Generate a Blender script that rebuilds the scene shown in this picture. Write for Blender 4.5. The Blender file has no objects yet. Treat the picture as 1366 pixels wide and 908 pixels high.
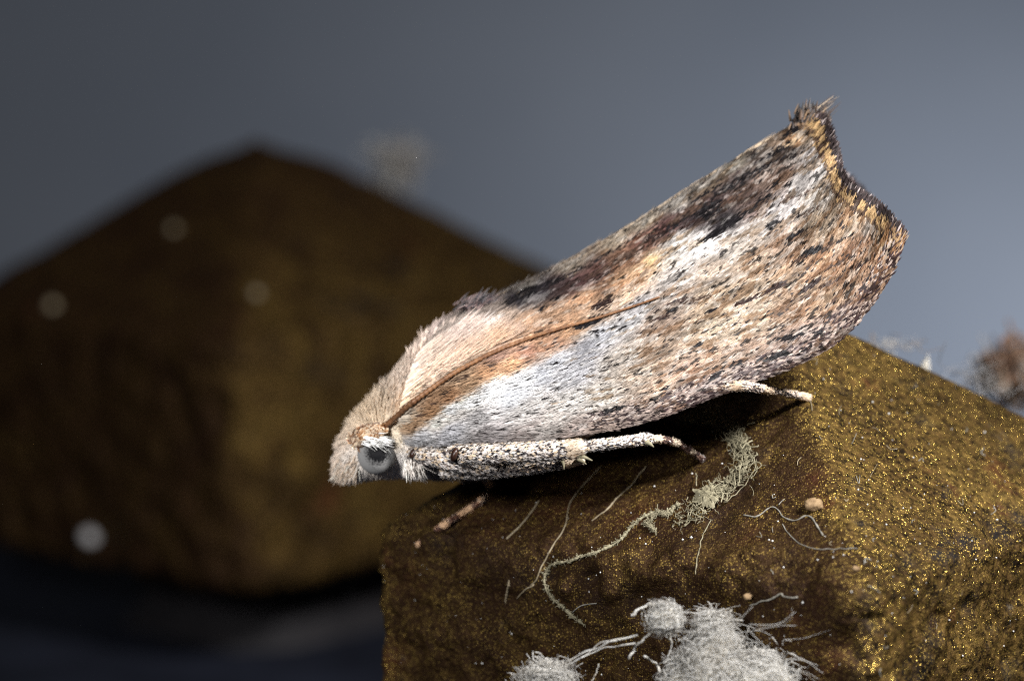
import bpy, math
import numpy as np
from mathutils import Vector, Matrix
from mathutils.bvhtree import BVHTree

rng = np.random.default_rng(7)
scene = bpy.context.scene
COL = scene.collection
scene.unit_settings.scale_length = 0.01          # one unit is one centimetre: a two-centimetre moth

# ------------------------------------------------------------------ camera
PITCH, ROLL, DIST = math.radians(8.41), 0.035, 12.0
FPX, CX, CY = 4680.0, 683.0, 454.0               # focal length in pixels of a 1366-wide frame
RIGHT0 = np.array([1.0, 0, 0])
FWD = np.array([0, math.cos(PITCH), -math.sin(PITCH)])
UP0 = np.array([0, math.sin(PITCH), math.cos(PITCH)])
RIGHT = RIGHT0 * math.cos(ROLL) - UP0 * math.sin(ROLL)
UP = RIGHT0 * math.sin(ROLL) + UP0 * math.cos(ROLL)
CAM = -FWD * DIST
cam_data = bpy.data.cameras.new('camera')
cam = bpy.data.objects.new('camera', cam_data)
COL.objects.link(cam)
scene.camera = cam
m = Matrix.Identity(4)
for i in range(3):
    m[i][0], m[i][1], m[i][2], m[i][3] = RIGHT[i], UP[i], -FWD[i], CAM[i]
cam.matrix_world = m
cam_data.sensor_width = 36.0
cam_data.lens = 36.0 * FPX / 1366.0
cam_data.clip_start, cam_data.clip_end = 0.1, 200.0
cam_data.dof.use_dof = True
cam_data.dof.focus_distance = DIST - 0.46
cam_data.dof.aperture_fstop = cam_data.lens * 0.001 / 0.235

# ------------------------------------------------------------------ light
world = bpy.data.worlds.new('World')
scene.world = world
world.use_nodes = True
bg = world.node_tree.nodes['Background']
bg.inputs[0].default_value = (0.62, 0.68, 0.80, 1)
bg.inputs[1].default_value = 0.022


def area(name, loc, target, size, power, color):
    ld = bpy.data.lights.new(name, 'AREA')
    ld.shape, ld.size, ld.energy, ld.color = 'DISK', size, power, color
    o = bpy.data.objects.new(name, ld)
    COL.objects.link(o)
    o.location = loc
    o.rotation_euler = (Vector(target) - Vector(loc)).to_track_quat('-Z', 'Y').to_euler()
    return o


area('flash_lamp', (4.3, -3.5, 3.9), (0.2, 0, -0.1), 1.0, 1420, (1.0, 0.97, 0.94))
area('fill_lamp', (-3.2, -6.0, 2.6), (-0.6, 0, 0), 1.6, 640, (1.0, 0.98, 0.96))  # added fill to brighten the moth's face
area('wall_fill', (6.9, 22.8, -6.2), (6.9, 30.0, -5.4), 2.0, 420, (0.93, 0.96, 1.0))  # added out of frame to grade the wall's brightness

scene.cycles.use_denoising = False
scene.cycles.filter_width = 1.1
scene.view_settings.view_transform = 'Standard'
scene.view_settings.look = 'None'
scene.view_settings.exposure = 0.0
scene.view_settings.gamma = 1.0
scene.view_settings.use_curve_mapping = False


# ------------------------------------------------------------------ helpers
def A(x):
    return np.asarray(x, dtype=np.float64)


def unproject(px, py, y):
    """points of the plane Y = y (world) seen at these photograph pixels"""
    px, py, y = np.broadcast_arrays(A(px), A(py), A(y))
    d = FWD + RIGHT * ((px - CX) / FPX)[..., None] - UP * ((py - CY) / FPX)[..., None]
    return CAM + d * ((y - CAM[1]) / d[..., 1])[..., None]


def project(p):
    d = A(p) - CAM
    z = d @ FWD
    return np.stack([CX + FPX * (d @ RIGHT) / z, CY - FPX * (d @ UP) / z], -1)


def norm(v):
    return v / np.maximum(np.linalg.norm(v, axis=-1, keepdims=True), 1e-9)


def lin(rgb, gain=1.0):
    c = A(rgb) / 255.0
    c = np.where(c <= 0.04045, c / 12.92, ((c + 0.055) / 1.055) ** 2.4)
    return np.clip(c * gain, 0, 0.9)


def curve(pts, n):
    """Catmull-Rom through the points, n samples even in arc length"""
    p = A(pts)
    q = np.vstack([2 * p[0] - p[1], p, 2 * p[-1] - p[-2]])
    out = []
    for i in range(len(p) - 1):
        t = np.linspace(0, 1, 24, endpoint=False)[:, None]
        a, b, c, d = q[i], q[i + 1], q[i + 2], q[i + 3]
        out.append(0.5 * (2 * b + (c - a) * t + (2 * a - 5 * b + 4 * c - d) * t ** 2 + (3 * b - a - 3 * c + d) * t ** 3))
    out = np.vstack(out + [p[-1:]])
    k = min(out.shape[1], 3)
    s = np.r_[0, np.cumsum(np.linalg.norm(np.diff(out[:, :k], axis=0), axis=1))]
    s /= s[-1]
    u = np.linspace(0, 1, n)
    return np.stack([np.interp(u, s, out[:, j]) for j in range(out.shape[1])], 1)


def hash2(i, j, seed):
    h = (i.astype(np.int64) * 374761393 + j.astype(np.int64) * 668265263 + seed * 974711) & 0x7fffffff
    h = ((h ^ (h >> 13)) * 1274126177) & 0x7fffffff
    return ((h ^ (h >> 16)) & 0xffff) / 65535.0


def noise2(x, y, seed=0):
    xi, yi = np.floor(x), np.floor(y)
    fx, fy = x - xi, y - yi
    fx, fy = fx * fx * (3 - 2 * fx), fy * fy * (3 - 2 * fy)
    a, b = hash2(xi, yi, seed), hash2(xi + 1, yi, seed)
    c, d = hash2(xi, yi + 1, seed), hash2(xi + 1, yi + 1, seed)
    return (a * (1 - fx) + b * fx) * (1 - fy) + (c * (1 - fx) + d * fx) * fy


def noise3(p, seed=0):
    zi = np.floor(p[..., 2])
    f = p[..., 2] - zi
    f = f * f * (3 - 2 * f)
    r = np.zeros(p.shape[:-1])
    for k, w in ((0, 1 - f), (1, f)):
        z = zi + k
        x, y = p[..., 0] + 0.37 * z, p[..., 1] - 0.61 * z
        xi, yi = np.floor(p[..., 0]), np.floor(p[..., 1])
        fx, fy = p[..., 0] - xi, p[..., 1] - yi
        fx, fy = fx * fx * (3 - 2 * fx), fy * fy * (3 - 2 * fy)
        q = (z * 7919).astype(np.int64)
        a, b = hash2(xi + q, yi, seed), hash2(xi + 1 + q, yi, seed)
        c, d = hash2(xi + q, yi + 1, seed), hash2(xi + 1 + q, yi + 1, seed)
        r += w * ((a * (1 - fx) + b * fx) * (1 - fy) + (c * (1 - fx) + d * fx) * fy)
    return r


def fbm3(p, octaves, seed):
    r, a, t = 0, 1.0, 0
    for k in range(octaves):
        r = r + a * noise3(p * 2.03 ** k + 17.3 * k, seed + k)
        t += a
        a *= 0.5
    return r / t - 0.5


def shepard(px, py, ctrl, stretch=1.0, ang=0.0, power=3.2):
    """colour (or any value) at pixels from control points; smoother along one direction"""
    c = A([k[:2] for k in ctrl])
    v = A([k[2:] for k in ctrl])
    dx, dy = A(px)[:, None] - c[None, :, 0], A(py)[:, None] - c[None, :, 1]
    ca, sa = math.cos(ang), math.sin(ang)
    a, b = (dx * ca - dy * sa) / stretch, dx * sa + dy * ca
    w = 1.0 / (a * a + b * b + 9.0) ** (power / 2)
    w /= w.sum(1, keepdims=True)
    return w @ v


def mesh_np(name, verts, faces, mat, parent=None, colors=None, smooth=False):
    """faces: (n, k) int array of one polygon size"""
    verts, faces = A(verts).reshape(-1, 3), np.asarray(faces, dtype=np.int32)
    me = bpy.data.meshes.new(name)
    n, k = faces.shape
    me.vertices.add(len(verts))
    me.vertices.foreach_set('co', verts.astype(np.float32).ravel())
    me.loops.add(n * k)
    me.loops.foreach_set('vertex_index', faces.ravel())
    me.polygons.add(n)
    me.polygons.foreach_set('loop_start', np.arange(0, n * k, k, dtype=np.int32))
    if smooth:
        me.polygons.foreach_set('use_smooth', np.ones(n, dtype=bool))
    if colors is not None:
        at = me.color_attributes.new('tint', 'FLOAT_COLOR', 'POINT')
        c = np.ones((len(verts), 4), dtype=np.float32)
        c[:, :3] = colors
        at.data.foreach_set('color', c.ravel())
    me.update(calc_edges=True)
    me.validate()
    if mat:
        me.materials.append(mat)
    o = bpy.data.objects.new(name, me)
    COL.objects.link(o)
    o.parent = parent
    return o


def tag(o, label=None, cat=None, group=None, kind=None):
    if label:
        o['label'] = label
    if cat:
        o['category'] = cat
    if group:
        o['group'] = group
    if kind:
        o['kind'] = kind
    return o


def empty(name, loc):
    o = bpy.data.objects.new(name, None)
    o.empty_display_size = 0.1
    COL.objects.link(o)
    o.location = loc
    return o


def adopt(parent, *objs):
    """parent without moving: meshes are written in world coordinates"""
    bpy.context.view_layer.update()
    for o in objs:
        o.parent = parent
        o.matrix_parent_inverse = parent.matrix_world.inverted()


def grid_faces(nu, nv, wrap_v=False):
    i, j = np.meshgrid(np.arange(nu - 1), np.arange(nv if wrap_v else nv - 1), indexing='ij')
    j2 = (j + 1) % nv
    return np.stack([i * nv + j, (i + 1) * nv + j, (i + 1) * nv + j2, i * nv + j2], -1).reshape(-1, 4)


def tube(path, radii, sides=8, squash=1.0):
    """ring vertices along a path, closed by tiny end rings"""
    p, r = A(path), A(radii)
    t = norm(np.gradient(p, axis=0))
    ref = np.array([0.13, 0.97, 0.2])
    u = norm(np.cross(t, ref))
    v = np.cross(t, u)
    p = np.vstack([p[:1] - t[:1] * r[0] * 0.4, p, p[-1:] + t[-1:] * r[-1] * 0.4])
    u, v = np.vstack([u[:1], u, u[-1:]]), np.vstack([v[:1], v, v[-1:]])
    r = np.r_[r[0] * 0.05, r, r[-1] * 0.05]
    a = np.linspace(0, 2 * math.pi, sides, endpoint=False)
    ring = u[:, None] * np.cos(a)[None, :, None] + v[:, None] * np.sin(a)[None, :, None] * squash
    return p[:, None] + ring * r[:, None, None], ring


def tube_mesh(name, path, radii, mat, parent=None, sides=8, colors=None):
    g, _ = tube(path, radii, sides)
    return mesh_np(name, g.reshape(-1, 3), grid_faces(g.shape[0], sides, True), mat, parent, colors, True)


def flake_geo(P, D, N, L, W, tilt):
    """kite-shaped scales: base, two shoulders, tip"""
    D = norm(D - N * (D * N).sum(1, keepdims=True))
    S = np.cross(D, N)
    L, W, tilt = L[:, None], W[:, None], np.broadcast_to(A(tilt), L.shape).reshape(-1, 1)
    v = np.stack([P - S * W * 0.25, P + S * W * 0.25,
                  P + D * L * 0.62 + S * W * 0.5 + N * L * tilt * 0.75,
                  P + D * L + N * L * tilt,
                  P + D * L * 0.62 - S * W * 0.5 + N * L * tilt * 0.75], 1)
    f = np.arange(len(P) * 5).reshape(-1, 5)
    return v.reshape(-1, 3), f


def flakes(name, P, D, N, L, W, tilt, C, mat, parent):
    v, f = flake_geo(P, D, N, L, W, tilt)
    c = np.repeat(C, 5, axis=0)
    return tag(mesh_np(name, v, f, mat, parent, c), kind='stuff')


def hair_geo(P, D0, D1, L, W):
    """three-sided tapering hairs that bend from D0 to D1"""
    n, segs = len(P), 4
    rings = []
    pos = P.copy()
    up = norm(np.cross(D0, rng.normal(size=(n, 3))))
    side = norm(np.cross(D0, up))
    for k in range(segs):
        f = k / (segs - 1)
        w = (W * (1 - 0.88 * f ** 1.4))[:, None] * 0.5
        for a in range(3):
            ph = a * 2.0944
            rings.append(pos + up * w * math.cos(ph) + side * w * math.sin(ph))
        d = norm(D0 * (1 - f) + D1 * f)
        pos = pos + d * (L / (segs - 1))[:, None]
    v = np.stack(rings, 1)
    base = (np.arange(n) * segs * 3)[:, None, None]
    q = np.array([[k * 3 + a, k * 3 + (a + 1) % 3, (k + 1) * 3 + (a + 1) % 3, (k + 1) * 3 + a]
                  for k in range(segs - 1) for a in range(3)])
    return v.reshape(-1, 3), (base + q[None]).reshape(-1, 4), segs * 3


def hairs(name, P, D0, D1, L, W, C, mat, parent):
    v, f, k = hair_geo(P, norm(D0), norm(D1), L, W)
    return tag(mesh_np(name, v, f, mat, parent, np.repeat(C, k, axis=0), True), kind='stuff')


# ------------------------------------------------------------------ materials
def new_mat(name):
    mt = bpy.data.materials.new(name)
    mt.use_nodes = True
    nt = mt.node_tree
    return mt, nt, nt.nodes['Principled BSDF']


def node(nt, typ, **kw):
    n = nt.nodes.new(typ)
    for k, v in kw.items():
        if k in n.inputs:
            n.inputs[k].default_value = v
        else:
            setattr(n, k, v)
    return n


def ramp(nt, fac, stops):
    r = nt.nodes.new('ShaderNodeValToRGB')
    el = r.color_ramp.elements
    while len(el) < len(stops):
        el.new(0.5)
    for e, (p, c) in zip(el, stops):
        e.position = p
        e.color = (*c, 1) if len(c) == 3 else c
    nt.links.new(fac, r.inputs[0])
    return r.outputs[0]


def mixc(nt, fac, a, b, blend='MIX'):
    n = nt.nodes.new('ShaderNodeMix')
    n.data_type, n.blend_type = 'RGBA', blend
    for idx, v in ((0, fac), (6, a), (7, b)):
        if hasattr(v, 'is_output') or hasattr(v, 'links'):
            nt.links.new(v, n.inputs[idx])
        else:
            n.inputs[idx].default_value = (*v, 1) if isinstance(v, tuple) else v
    return n.outputs[2]


def math_n(nt, op, a, b=0.0):
    n = nt.nodes.new('ShaderNodeMath')
    n.operation = op
    for i, v in enumerate((a, b)):
        if hasattr(v, 'links'):
            nt.links.new(v, n.inputs[i])
        else:
            n.inputs[i].default_value = v
    return n.outputs[0]


def tint_mat(name, rough=0.55, spec=0.35, sheen=0.0):
    mt, nt, b = new_mat(name)
    a = node(nt, 'ShaderNodeAttribute', attribute_name='tint')
    co = node(nt, 'ShaderNodeTexCoord')
    n = node(nt, 'ShaderNodeTexNoise', Scale=90.0, Detail=2.0)
    nt.links.new(co.outputs['Object'], n.inputs['Vector'])
    g = ramp(nt, n.outputs['Fac'], [(0.3, (0.82, 0.82, 0.82)), (0.7, (1.12, 1.12, 1.12))])
    nt.links.new(mixc(nt, 1.0, a.outputs['Color'], g, 'MULTIPLY'), b.inputs['Base Color'])
    b.inputs['Roughness'].default_value = rough
    b.inputs['Specular IOR Level'].default_value = spec
    if sheen:
        b.inputs['Sheen Weight'].default_value = sheen
    return mt


def plain_mat(name, c0, c1, scale, rough=0.6, spec=0.4, bump=0.0, metallic=0.0):
    mt, nt, b = new_mat(name)
    co = node(nt, 'ShaderNodeTexCoord')
    n = node(nt, 'ShaderNodeTexNoise', Scale=scale, Detail=6.0, Roughness=0.65)
    nt.links.new(co.outputs['Object'], n.inputs['Vector'])
    nt.links.new(ramp(nt, n.outputs['Fac'], [(0.3, c0), (0.7, c1)]), b.inputs['Base Color'])
    b.inputs['Roughness'].default_value = rough
    b.inputs['Specular IOR Level'].default_value = spec
    b.inputs['Metallic'].default_value = metallic
    if bump:
        bp = node(nt, 'ShaderNodeBump', Strength=bump, Distance=0.02)
        nt.links.new(n.outputs['Fac'], bp.inputs['Height'])
        nt.links.new(bp.outputs[0], b.inputs['Normal'])
    return mt


def bronze_mat(name, dark=0.52, flake_scale=145.0, flake=1.0, dust=0.45):
    """old bronze paint: brown lacquer with metal flakes, tarnish and rust"""
    mt, nt, b = new_mat(name)
    L = nt.links.new
    co = node(nt, 'ShaderNodeTexCoord').outputs['Object']

    def nz(scale, detail=6.0, rough=0.6, off=0.0):
        n = node(nt, 'ShaderNodeTexNoise', Scale=scale, Detail=detail, Roughness=rough)
        mp = node(nt, 'ShaderNodeMapping')
        mp.inputs['Location'].default_value = (off, off * 0.7, -off)
        L(co, mp.inputs[0])
        L(mp.outputs[0], n.inputs['Vector'])
        return n.outputs['Fac']

    base = ramp(nt, nz(4.5), [(0.30, (0.036 * dark, 0.020 * dark, 0.004)), (0.52, (0.115 * dark, 0.072 * dark, 0.013)),
                              (0.75, (0.20 * dark, 0.135 * dark, 0.022))])
    fine = ramp(nt, nz(38.0, 3.0), [(0.36, (0.16, 0.14, 0.13)), (0.64, (1.6, 1.5, 1.3))])
    c = mixc(nt, 1.0, base, fine, 'MULTIPLY')
    rustf = ramp(nt, nz(2.6, 7.0, 0.7, 5.0), [(0.60, (0, 0, 0)), (0.72, (1, 1, 1))])
    c = mixc(nt, rustf, c, (0.085, 0.026, 0.012))
    tarnish_shade = ramp(nt, nz(3.4, 9.0, 0.72, 11.0), [(0.56, (0, 0, 0)), (0.68, (1, 1, 1))])
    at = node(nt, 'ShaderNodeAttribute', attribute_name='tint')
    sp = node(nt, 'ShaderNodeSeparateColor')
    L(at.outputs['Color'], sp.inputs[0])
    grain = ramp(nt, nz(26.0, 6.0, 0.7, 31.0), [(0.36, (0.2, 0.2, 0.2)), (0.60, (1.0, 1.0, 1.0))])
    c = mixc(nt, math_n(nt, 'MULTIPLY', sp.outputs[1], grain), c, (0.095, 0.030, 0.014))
    tarnish_shade = math_n(nt, 'MAXIMUM', tarnish_shade, math_n(nt, 'MULTIPLY', sp.outputs[0], grain))  # red channel adds tarnish patches and painted shade by the cobweb
    c = mixc(nt, math_n(nt, 'MULTIPLY', tarnish_shade, 0.85), c, (0.014, 0.013, 0.014))
    dustf = ramp(nt, nz(6.0, 9.0, 0.75, 23.0), [(0.63, (0, 0, 0)), (0.76, (1, 1, 1))])
    c = mixc(nt, math_n(nt, 'MULTIPLY', dustf, dust), c, (0.20, 0.185, 0.16))
    # metal flakes
    vo = node(nt, 'ShaderNodeTexVoronoi', Scale=flake_scale)
    L(co, vo.inputs['Vector'])
    sep = node(nt, 'ShaderNodeSeparateColor')
    L(vo.outputs['Color'], sep.inputs[0])
    near = ramp(nt, vo.outputs['Distance'], [(0.30, (1, 1, 1)), (0.46, (0, 0, 0))])
    pick = ramp(nt, sep.outputs[0], [(0.46, (0, 0, 0)), (0.51, (1, 1, 1))])
    clear = math_n(nt, 'SUBTRACT', 1.0, math_n(nt, 'MULTIPLY', tarnish_shade, 0.8))
    facet_shade = math_n(nt, 'MULTIPLY', sp.outputs[2], ramp(nt, nz(7.0, 6.0, 0.7, 41.0), [(0.30, (0.45, 0.45, 0.45)), (0.55, (1, 1, 1))]))  # blue channel: painted shade of the facets, broken up by noise
    c = mixc(nt, math_n(nt, 'MULTIPLY', facet_shade, 0.85), c, (0.020, 0.009, 0.004))
    clear = math_n(nt, 'MULTIPLY', clear, math_n(nt, 'SUBTRACT', 1.0, math_n(nt, 'MULTIPLY', facet_shade, 0.86)))
    fl = math_n(nt, 'MULTIPLY', math_n(nt, 'MULTIPLY', near, pick), math_n(nt, 'MULTIPLY', clear, flake))
    c = mixc(nt, fl, c, (0.50, 0.345, 0.085))
    L(c, b.inputs['Base Color'])
    L(math_n(nt, 'ADD', math_n(nt, 'MULTIPLY', fl, 0.5), 0.45), b.inputs['Metallic'])
    L(math_n(nt, 'SUBTRACT', 0.56, math_n(nt, 'MULTIPLY', fl, 0.30)), b.inputs['Roughness'])
    b.inputs['Specular IOR Level'].default_value = 0.12
    # each flake lies at its own angle
    geo = node(nt, 'ShaderNodeNewGeometry')
    sub = node(nt, 'ShaderNodeVectorMath', operation='SUBTRACT')
    L(vo.outputs['Color'], sub.inputs[0])
    sub.inputs[1].default_value = (0.5, 0.5, 0.5)
    scl = node(nt, 'ShaderNodeVectorMath', operation='SCALE')
    L(sub.outputs[0], scl.inputs[0])
    L(math_n(nt, 'MULTIPLY', fl, 1.25), scl.inputs['Scale'])
    bp = node(nt, 'ShaderNodeBump', Strength=0.9, Distance=0.022)
    L(nz(30.0, 5.0, 0.7, 3.0), bp.inputs['Height'])
    add = node(nt, 'ShaderNodeVectorMath', operation='ADD')
    L(bp.outputs[0], add.inputs[0])
    L(scl.outputs[0], add.inputs[1])
    nn = node(nt, 'ShaderNodeVectorMath', operation='NORMALIZE')
    L(add.outputs[0], nn.inputs[0])
    L(nn.outputs[0], b.inputs['Normal'])
    return mt


M_scale = tint_mat('wing_scale', 0.5, 0.4)
M_membrane = tint_mat('wing_membrane', 0.7, 0.2)
M_fur = tint_mat('moth_fur', 0.6, 0.3, 0.15)
M_skin = plain_mat('moth_skin', (0.30, 0.23, 0.17), (0.45, 0.37, 0.29), 30, 0.8, 0.2)
M_antenna = plain_mat('antenna_brown', (0.075, 0.030, 0.013), (0.24, 0.12, 0.055), 35, 0.5, 0.4)
M_joint = plain_mat('leg_joint', (0.010, 0.004, 0.003), (0.035, 0.014, 0.008), 80, 0.35, 0.5)
M_bronze = bronze_mat('bronze_paint')
M_flakeless = bronze_mat('bronze_flakeless', 0.58, 60.0, 0.0, 0.12)  # same bronze paint without flakes and with little dust
M_neck = plain_mat('post_dark', (0.006, 0.006, 0.008), (0.018, 0.016, 0.018), 6, 0.7, 0.3)
M_web = plain_mat('cobweb_silk', (0.085, 0.075, 0.045), (0.27, 0.245, 0.165), 25, 0.7, 0.25)
M_webgrey = plain_mat('grey_silk', (0.08, 0.075, 0.062), (0.26, 0.25, 0.22), 25, 0.7, 0.25)
M_fluff = plain_mat('white_fluff', (0.16, 0.14, 0.11), (0.52, 0.50, 0.45), 5, 0.95, 0.1, 0.3)
_b = M_fluff.node_tree.nodes['Principled BSDF']
_b.inputs['Subsurface Weight'].default_value = 0.8
_b.inputs['Subsurface Radius'].default_value = (1.0, 0.9, 0.75)
_b.inputs['Subsurface Scale'].default_value = 0.06
M_fibre = plain_mat('dust_fibre', (0.11, 0.085, 0.05), (0.26, 0.22, 0.15), 20, 0.6, 0.3)
M_crumb = plain_mat('crumb_tan', (0.11, 0.065, 0.03), (0.27, 0.185, 0.10), 40, 0.7, 0.3, 0.5)
M_fleck = plain_mat('fleck_grey', (0.22, 0.22, 0.23), (0.36, 0.36, 0.37), 30, 0.8, 0.2)
M_dust = plain_mat('dust_white', (0.40, 0.40, 0.40), (0.70, 0.70, 0.68), 30, 0.8, 0.3)
M_brownclump = tint_mat('brown_fluff', 0.85, 0.15)

# ------------------------------------------------------------------ the setting: wall and ledge
def wall_material():
    mt, nt, b = new_mat('wall_grey')
    co = node(nt, 'ShaderNodeTexCoord')
    n = node(nt, 'ShaderNodeTexNoise', Scale=0.25, Detail=3.0)
    nt.links.new(co.outputs['Object'], n.inputs['Vector'])
    nt.links.new(ramp(nt, n.outputs['Fac'], [(0.3, (0.275, 0.315, 0.39)), (0.7, (0.335, 0.375, 0.45))]), b.inputs['Base Color'])
    b.inputs['Roughness'].default_value = 0.9
    return mt


wv = [(-40, 30, -22), (40, 30, -22), (40, 30, 22), (-40, 30, 22), (-40, 30.5, -22), (40, 30.5, -22), (40, 30.5, 22), (-40, 30.5, 22)]
wf = [(0, 1, 2, 3), (5, 4, 7, 6), (4, 0, 3, 7), (1, 5, 6, 2), (3, 2, 6, 7), (4, 5, 1, 0)]
tag(mesh_np('wall', wv, wf, wall_material()), kind='structure')

ZE, ZA, SIDE, THETA, HS = -0.67, 0.075, 2.01, 0.661, 1.22     # cap edge height, apex, side, turn, side height
Z_LEDGE = ZE - HS - 0.62
lx = np.linspace(-9, 9, 90)
ly = np.linspace(-3.2, 10.8, 70)
gx, gy = np.meshgrid(lx, ly, indexing='ij')
gz = Z_LEDGE + 0.05 * fbm3(np.stack([gx * 2, gy * 2, gx * 0], -1), 4, 3)
ledge_top = np.stack([gx, gy, gz], -1).reshape(-1, 3)
nf = len(ledge_top)
M_ledge = plain_mat('ledge_navy', (0.003, 0.004, 0.008), (0.016, 0.019, 0.032), 1.3, 0.7, 0.15, 0.3)
rim = [(-9, -3.2, -4), (9, -3.2, -4), (9, 10.8, -4), (-9, 10.8, -4)]
n0, n1, n2, n3 = 0, 89 * 70, 89 * 70 + 69, 69
lf = np.vstack([grid_faces(90, 70), [[n1, n0, nf, nf + 1], [n2, n1, nf + 1, nf + 2], [n3, n2, nf + 2, nf + 3], [n0, n3, nf + 3, nf]]])
tag(mesh_np('ledge', np.vstack([ledge_top, rim]), lf, M_ledge), kind='structure')


# ------------------------------------------------------------------ bronze post caps
def cap_mesh(name, centre, theta, nphi, nprof, seed, bumps=(), size=1.0, HS=HS, pn=30):
    """pyramid-topped square cap, rounded and dented, as one closed skin; world coordinates"""
    h = SIDE / 2 * 1.02
    prof = []                                                   # (radius share, z)
    for u in np.linspace(0.0, 0.975, nprof):
        prof.append((max(u, 0.002), ZA + (ZE - ZA) * u - (0.02 if pn > 20 else 0.07) * math.exp(-(u / (0.06 if pn > 20 else 0.16)) ** 2)))
    for a in np.linspace(0, math.pi / 2, 12)[1:]:
        prof.append((0.975 + 0.025 * math.sin(a), ZE + 0.025 * (ZA - ZE) * math.cos(a) - 0.05 * (1 - math.cos(a))))
    z0 = prof[-1][1]
    for u in np.linspace(0, 1, nprof // 2)[1:]:
        prof.append((1.0 - 0.015 * u, z0 + (ZE - HS - z0) * u))
    for a in np.linspace(0, math.pi / 2, 7)[1:]:
        prof.append((0.985 - 0.06 * (1 - math.cos(a)), ZE - HS - 0.06 * math.sin(a)))
    for u in np.linspace(0.9, 0.002, 14):
        prof.append((u, ZE - HS - 0.06))
    prof = A(prof)
    # even spacing along the square outline rather than in angle
    k = nphi // 4
    e = np.linspace(-1, 1, k, endpoint=False)
    ang = np.concatenate([np.arctan(e * 1.0) + q * math.pi / 2 for q in range(4)])
    rr = (np.abs(np.cos(ang)) ** pn + np.abs(np.sin(ang)) ** pn) ** (-1 / pn)
    X = prof[:, :1] * (rr * np.cos(ang))[None] * h
    Y = prof[:, :1] * (rr * np.sin(ang))[None] * h
    Z = np.repeat(prof[:, 1:2], len(ang), 1)
    P = np.stack([X, Y, Z], -1)
    # relief along rough outward normals
    du, dv = np.gradient(P, axis=0), (np.roll(P, -1, 1) - np.roll(P, 1, 1))
    N = norm(np.cross(dv, du))
    N = np.where(((P - np.array([0, 0, -1.2])) * N).sum(-1, keepdims=True) < 0, -N, N)
    soft = np.clip(prof[:, 0] / 0.06, 0, 1)[:, None]
    d = 0.016 * fbm3(P * 2.2, 4, seed) + 0.011 * fbm3(P * 9.0, 4, seed + 9) + 0.005 * fbm3(P * 34.0, 3, seed + 20)
    pit = fbm3(P * 6.0, 3, seed + 40)
    d -= 0.03 * np.clip(pit - 0.12, 0, 1) * 3
    edge = np.exp(-((prof[:, 0] - 0.97) / 0.05) ** 2)[:, None]
    d += edge * 0.085 * fbm3(P * 13.0, 5, seed + 60)
    corner = np.exp(-((np.abs(X) - np.abs(Y)) / 0.07) ** 2) * np.clip((prof[:, :1] - 0.5) / 0.4, 0, 1)
    d += corner * 0.06 * fbm3(P * 12.0, 5, seed + 80)
    P = P + N * (d * soft)[..., None]
    c, s = math.cos(-theta), math.sin(-theta)
    R = np.array([[c, -s, 0], [s, c, 0], [0, 0, 1]])
    P = (P - np.array([0, 0, ZA])) * size + np.array([0, 0, ZA])
    P = P @ R.T + np.array([centre[0], centre[1], 0])
    for bp, br, bh, bd in bumps:
        q = np.linalg.norm(P - bp, axis=-1)
        P = P + (bd * bh)[None, None] * np.exp(-(q / br) ** 2)[..., None]
    return P.reshape(-1, 3), grid_faces(len(prof), len(ang), True)


CEN = (0.917, 0.30)
v0, f0 = cap_mesh('cap', CEN, THETA, 480, 150, 100)
BVH = BVHTree.FromPolygons([tuple(p) for p in v0], f0.tolist())


def hit(px, py):
    """where the line of sight of a photograph pixel meets the near cap"""
    d = FWD + RIGHT * ((px - CX) / FPX) - UP * ((py - CY) / FPX)
    d = d / np.linalg.norm(d)
    loc, nor, _, _ = BVH.ray_cast(Vector(CAM), Vector(d))
    if loc is None:
        return None, None
    nor = np.array(nor)
    if nor @ d > 0:
        nor = -nor
    return np.array(loc), nor


bl = []
for px, py, rad, hgt in ((757, 786, 0.035, 0.035), (818, 786, 0.040, 0.04), (812, 752, 0.055, 0.035), (862, 768, 0.06, 0.03),
                         (905, 740, 0.06, 0.03), (1010, 735, 0.05, 0.02), (1120, 755, 0.04, 0.015), (985, 655, 0.05, -0.025),
                         (790, 772, 0.03, -0.04), (735, 760, 0.04, -0.03), (850, 800, 0.04, -0.03), (960, 690, 0.05, -0.025),
                         (1150, 800, 0.03, 0.01), (1290, 810, 0.04, -0.01), (600, 745, 0.04, -0.015), (660, 760, 0.05, 0.015)):
    p, n = hit(px, py)
    bl.append((p, rad, hgt, n))
cap_root = empty('post', (CEN[0], CEN[1], Z_LEDGE))
v0, f0 = cap_mesh('cap', CEN, THETA, 640, 230, 100, bl)
BVH = BVHTree.FromPolygons([tuple(p) for p in v0], f0.tolist())
stain_shade = np.zeros((len(v0), 3))  # tarnish, rust, painted shade by the cobweb, painted shade of the left facet
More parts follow.
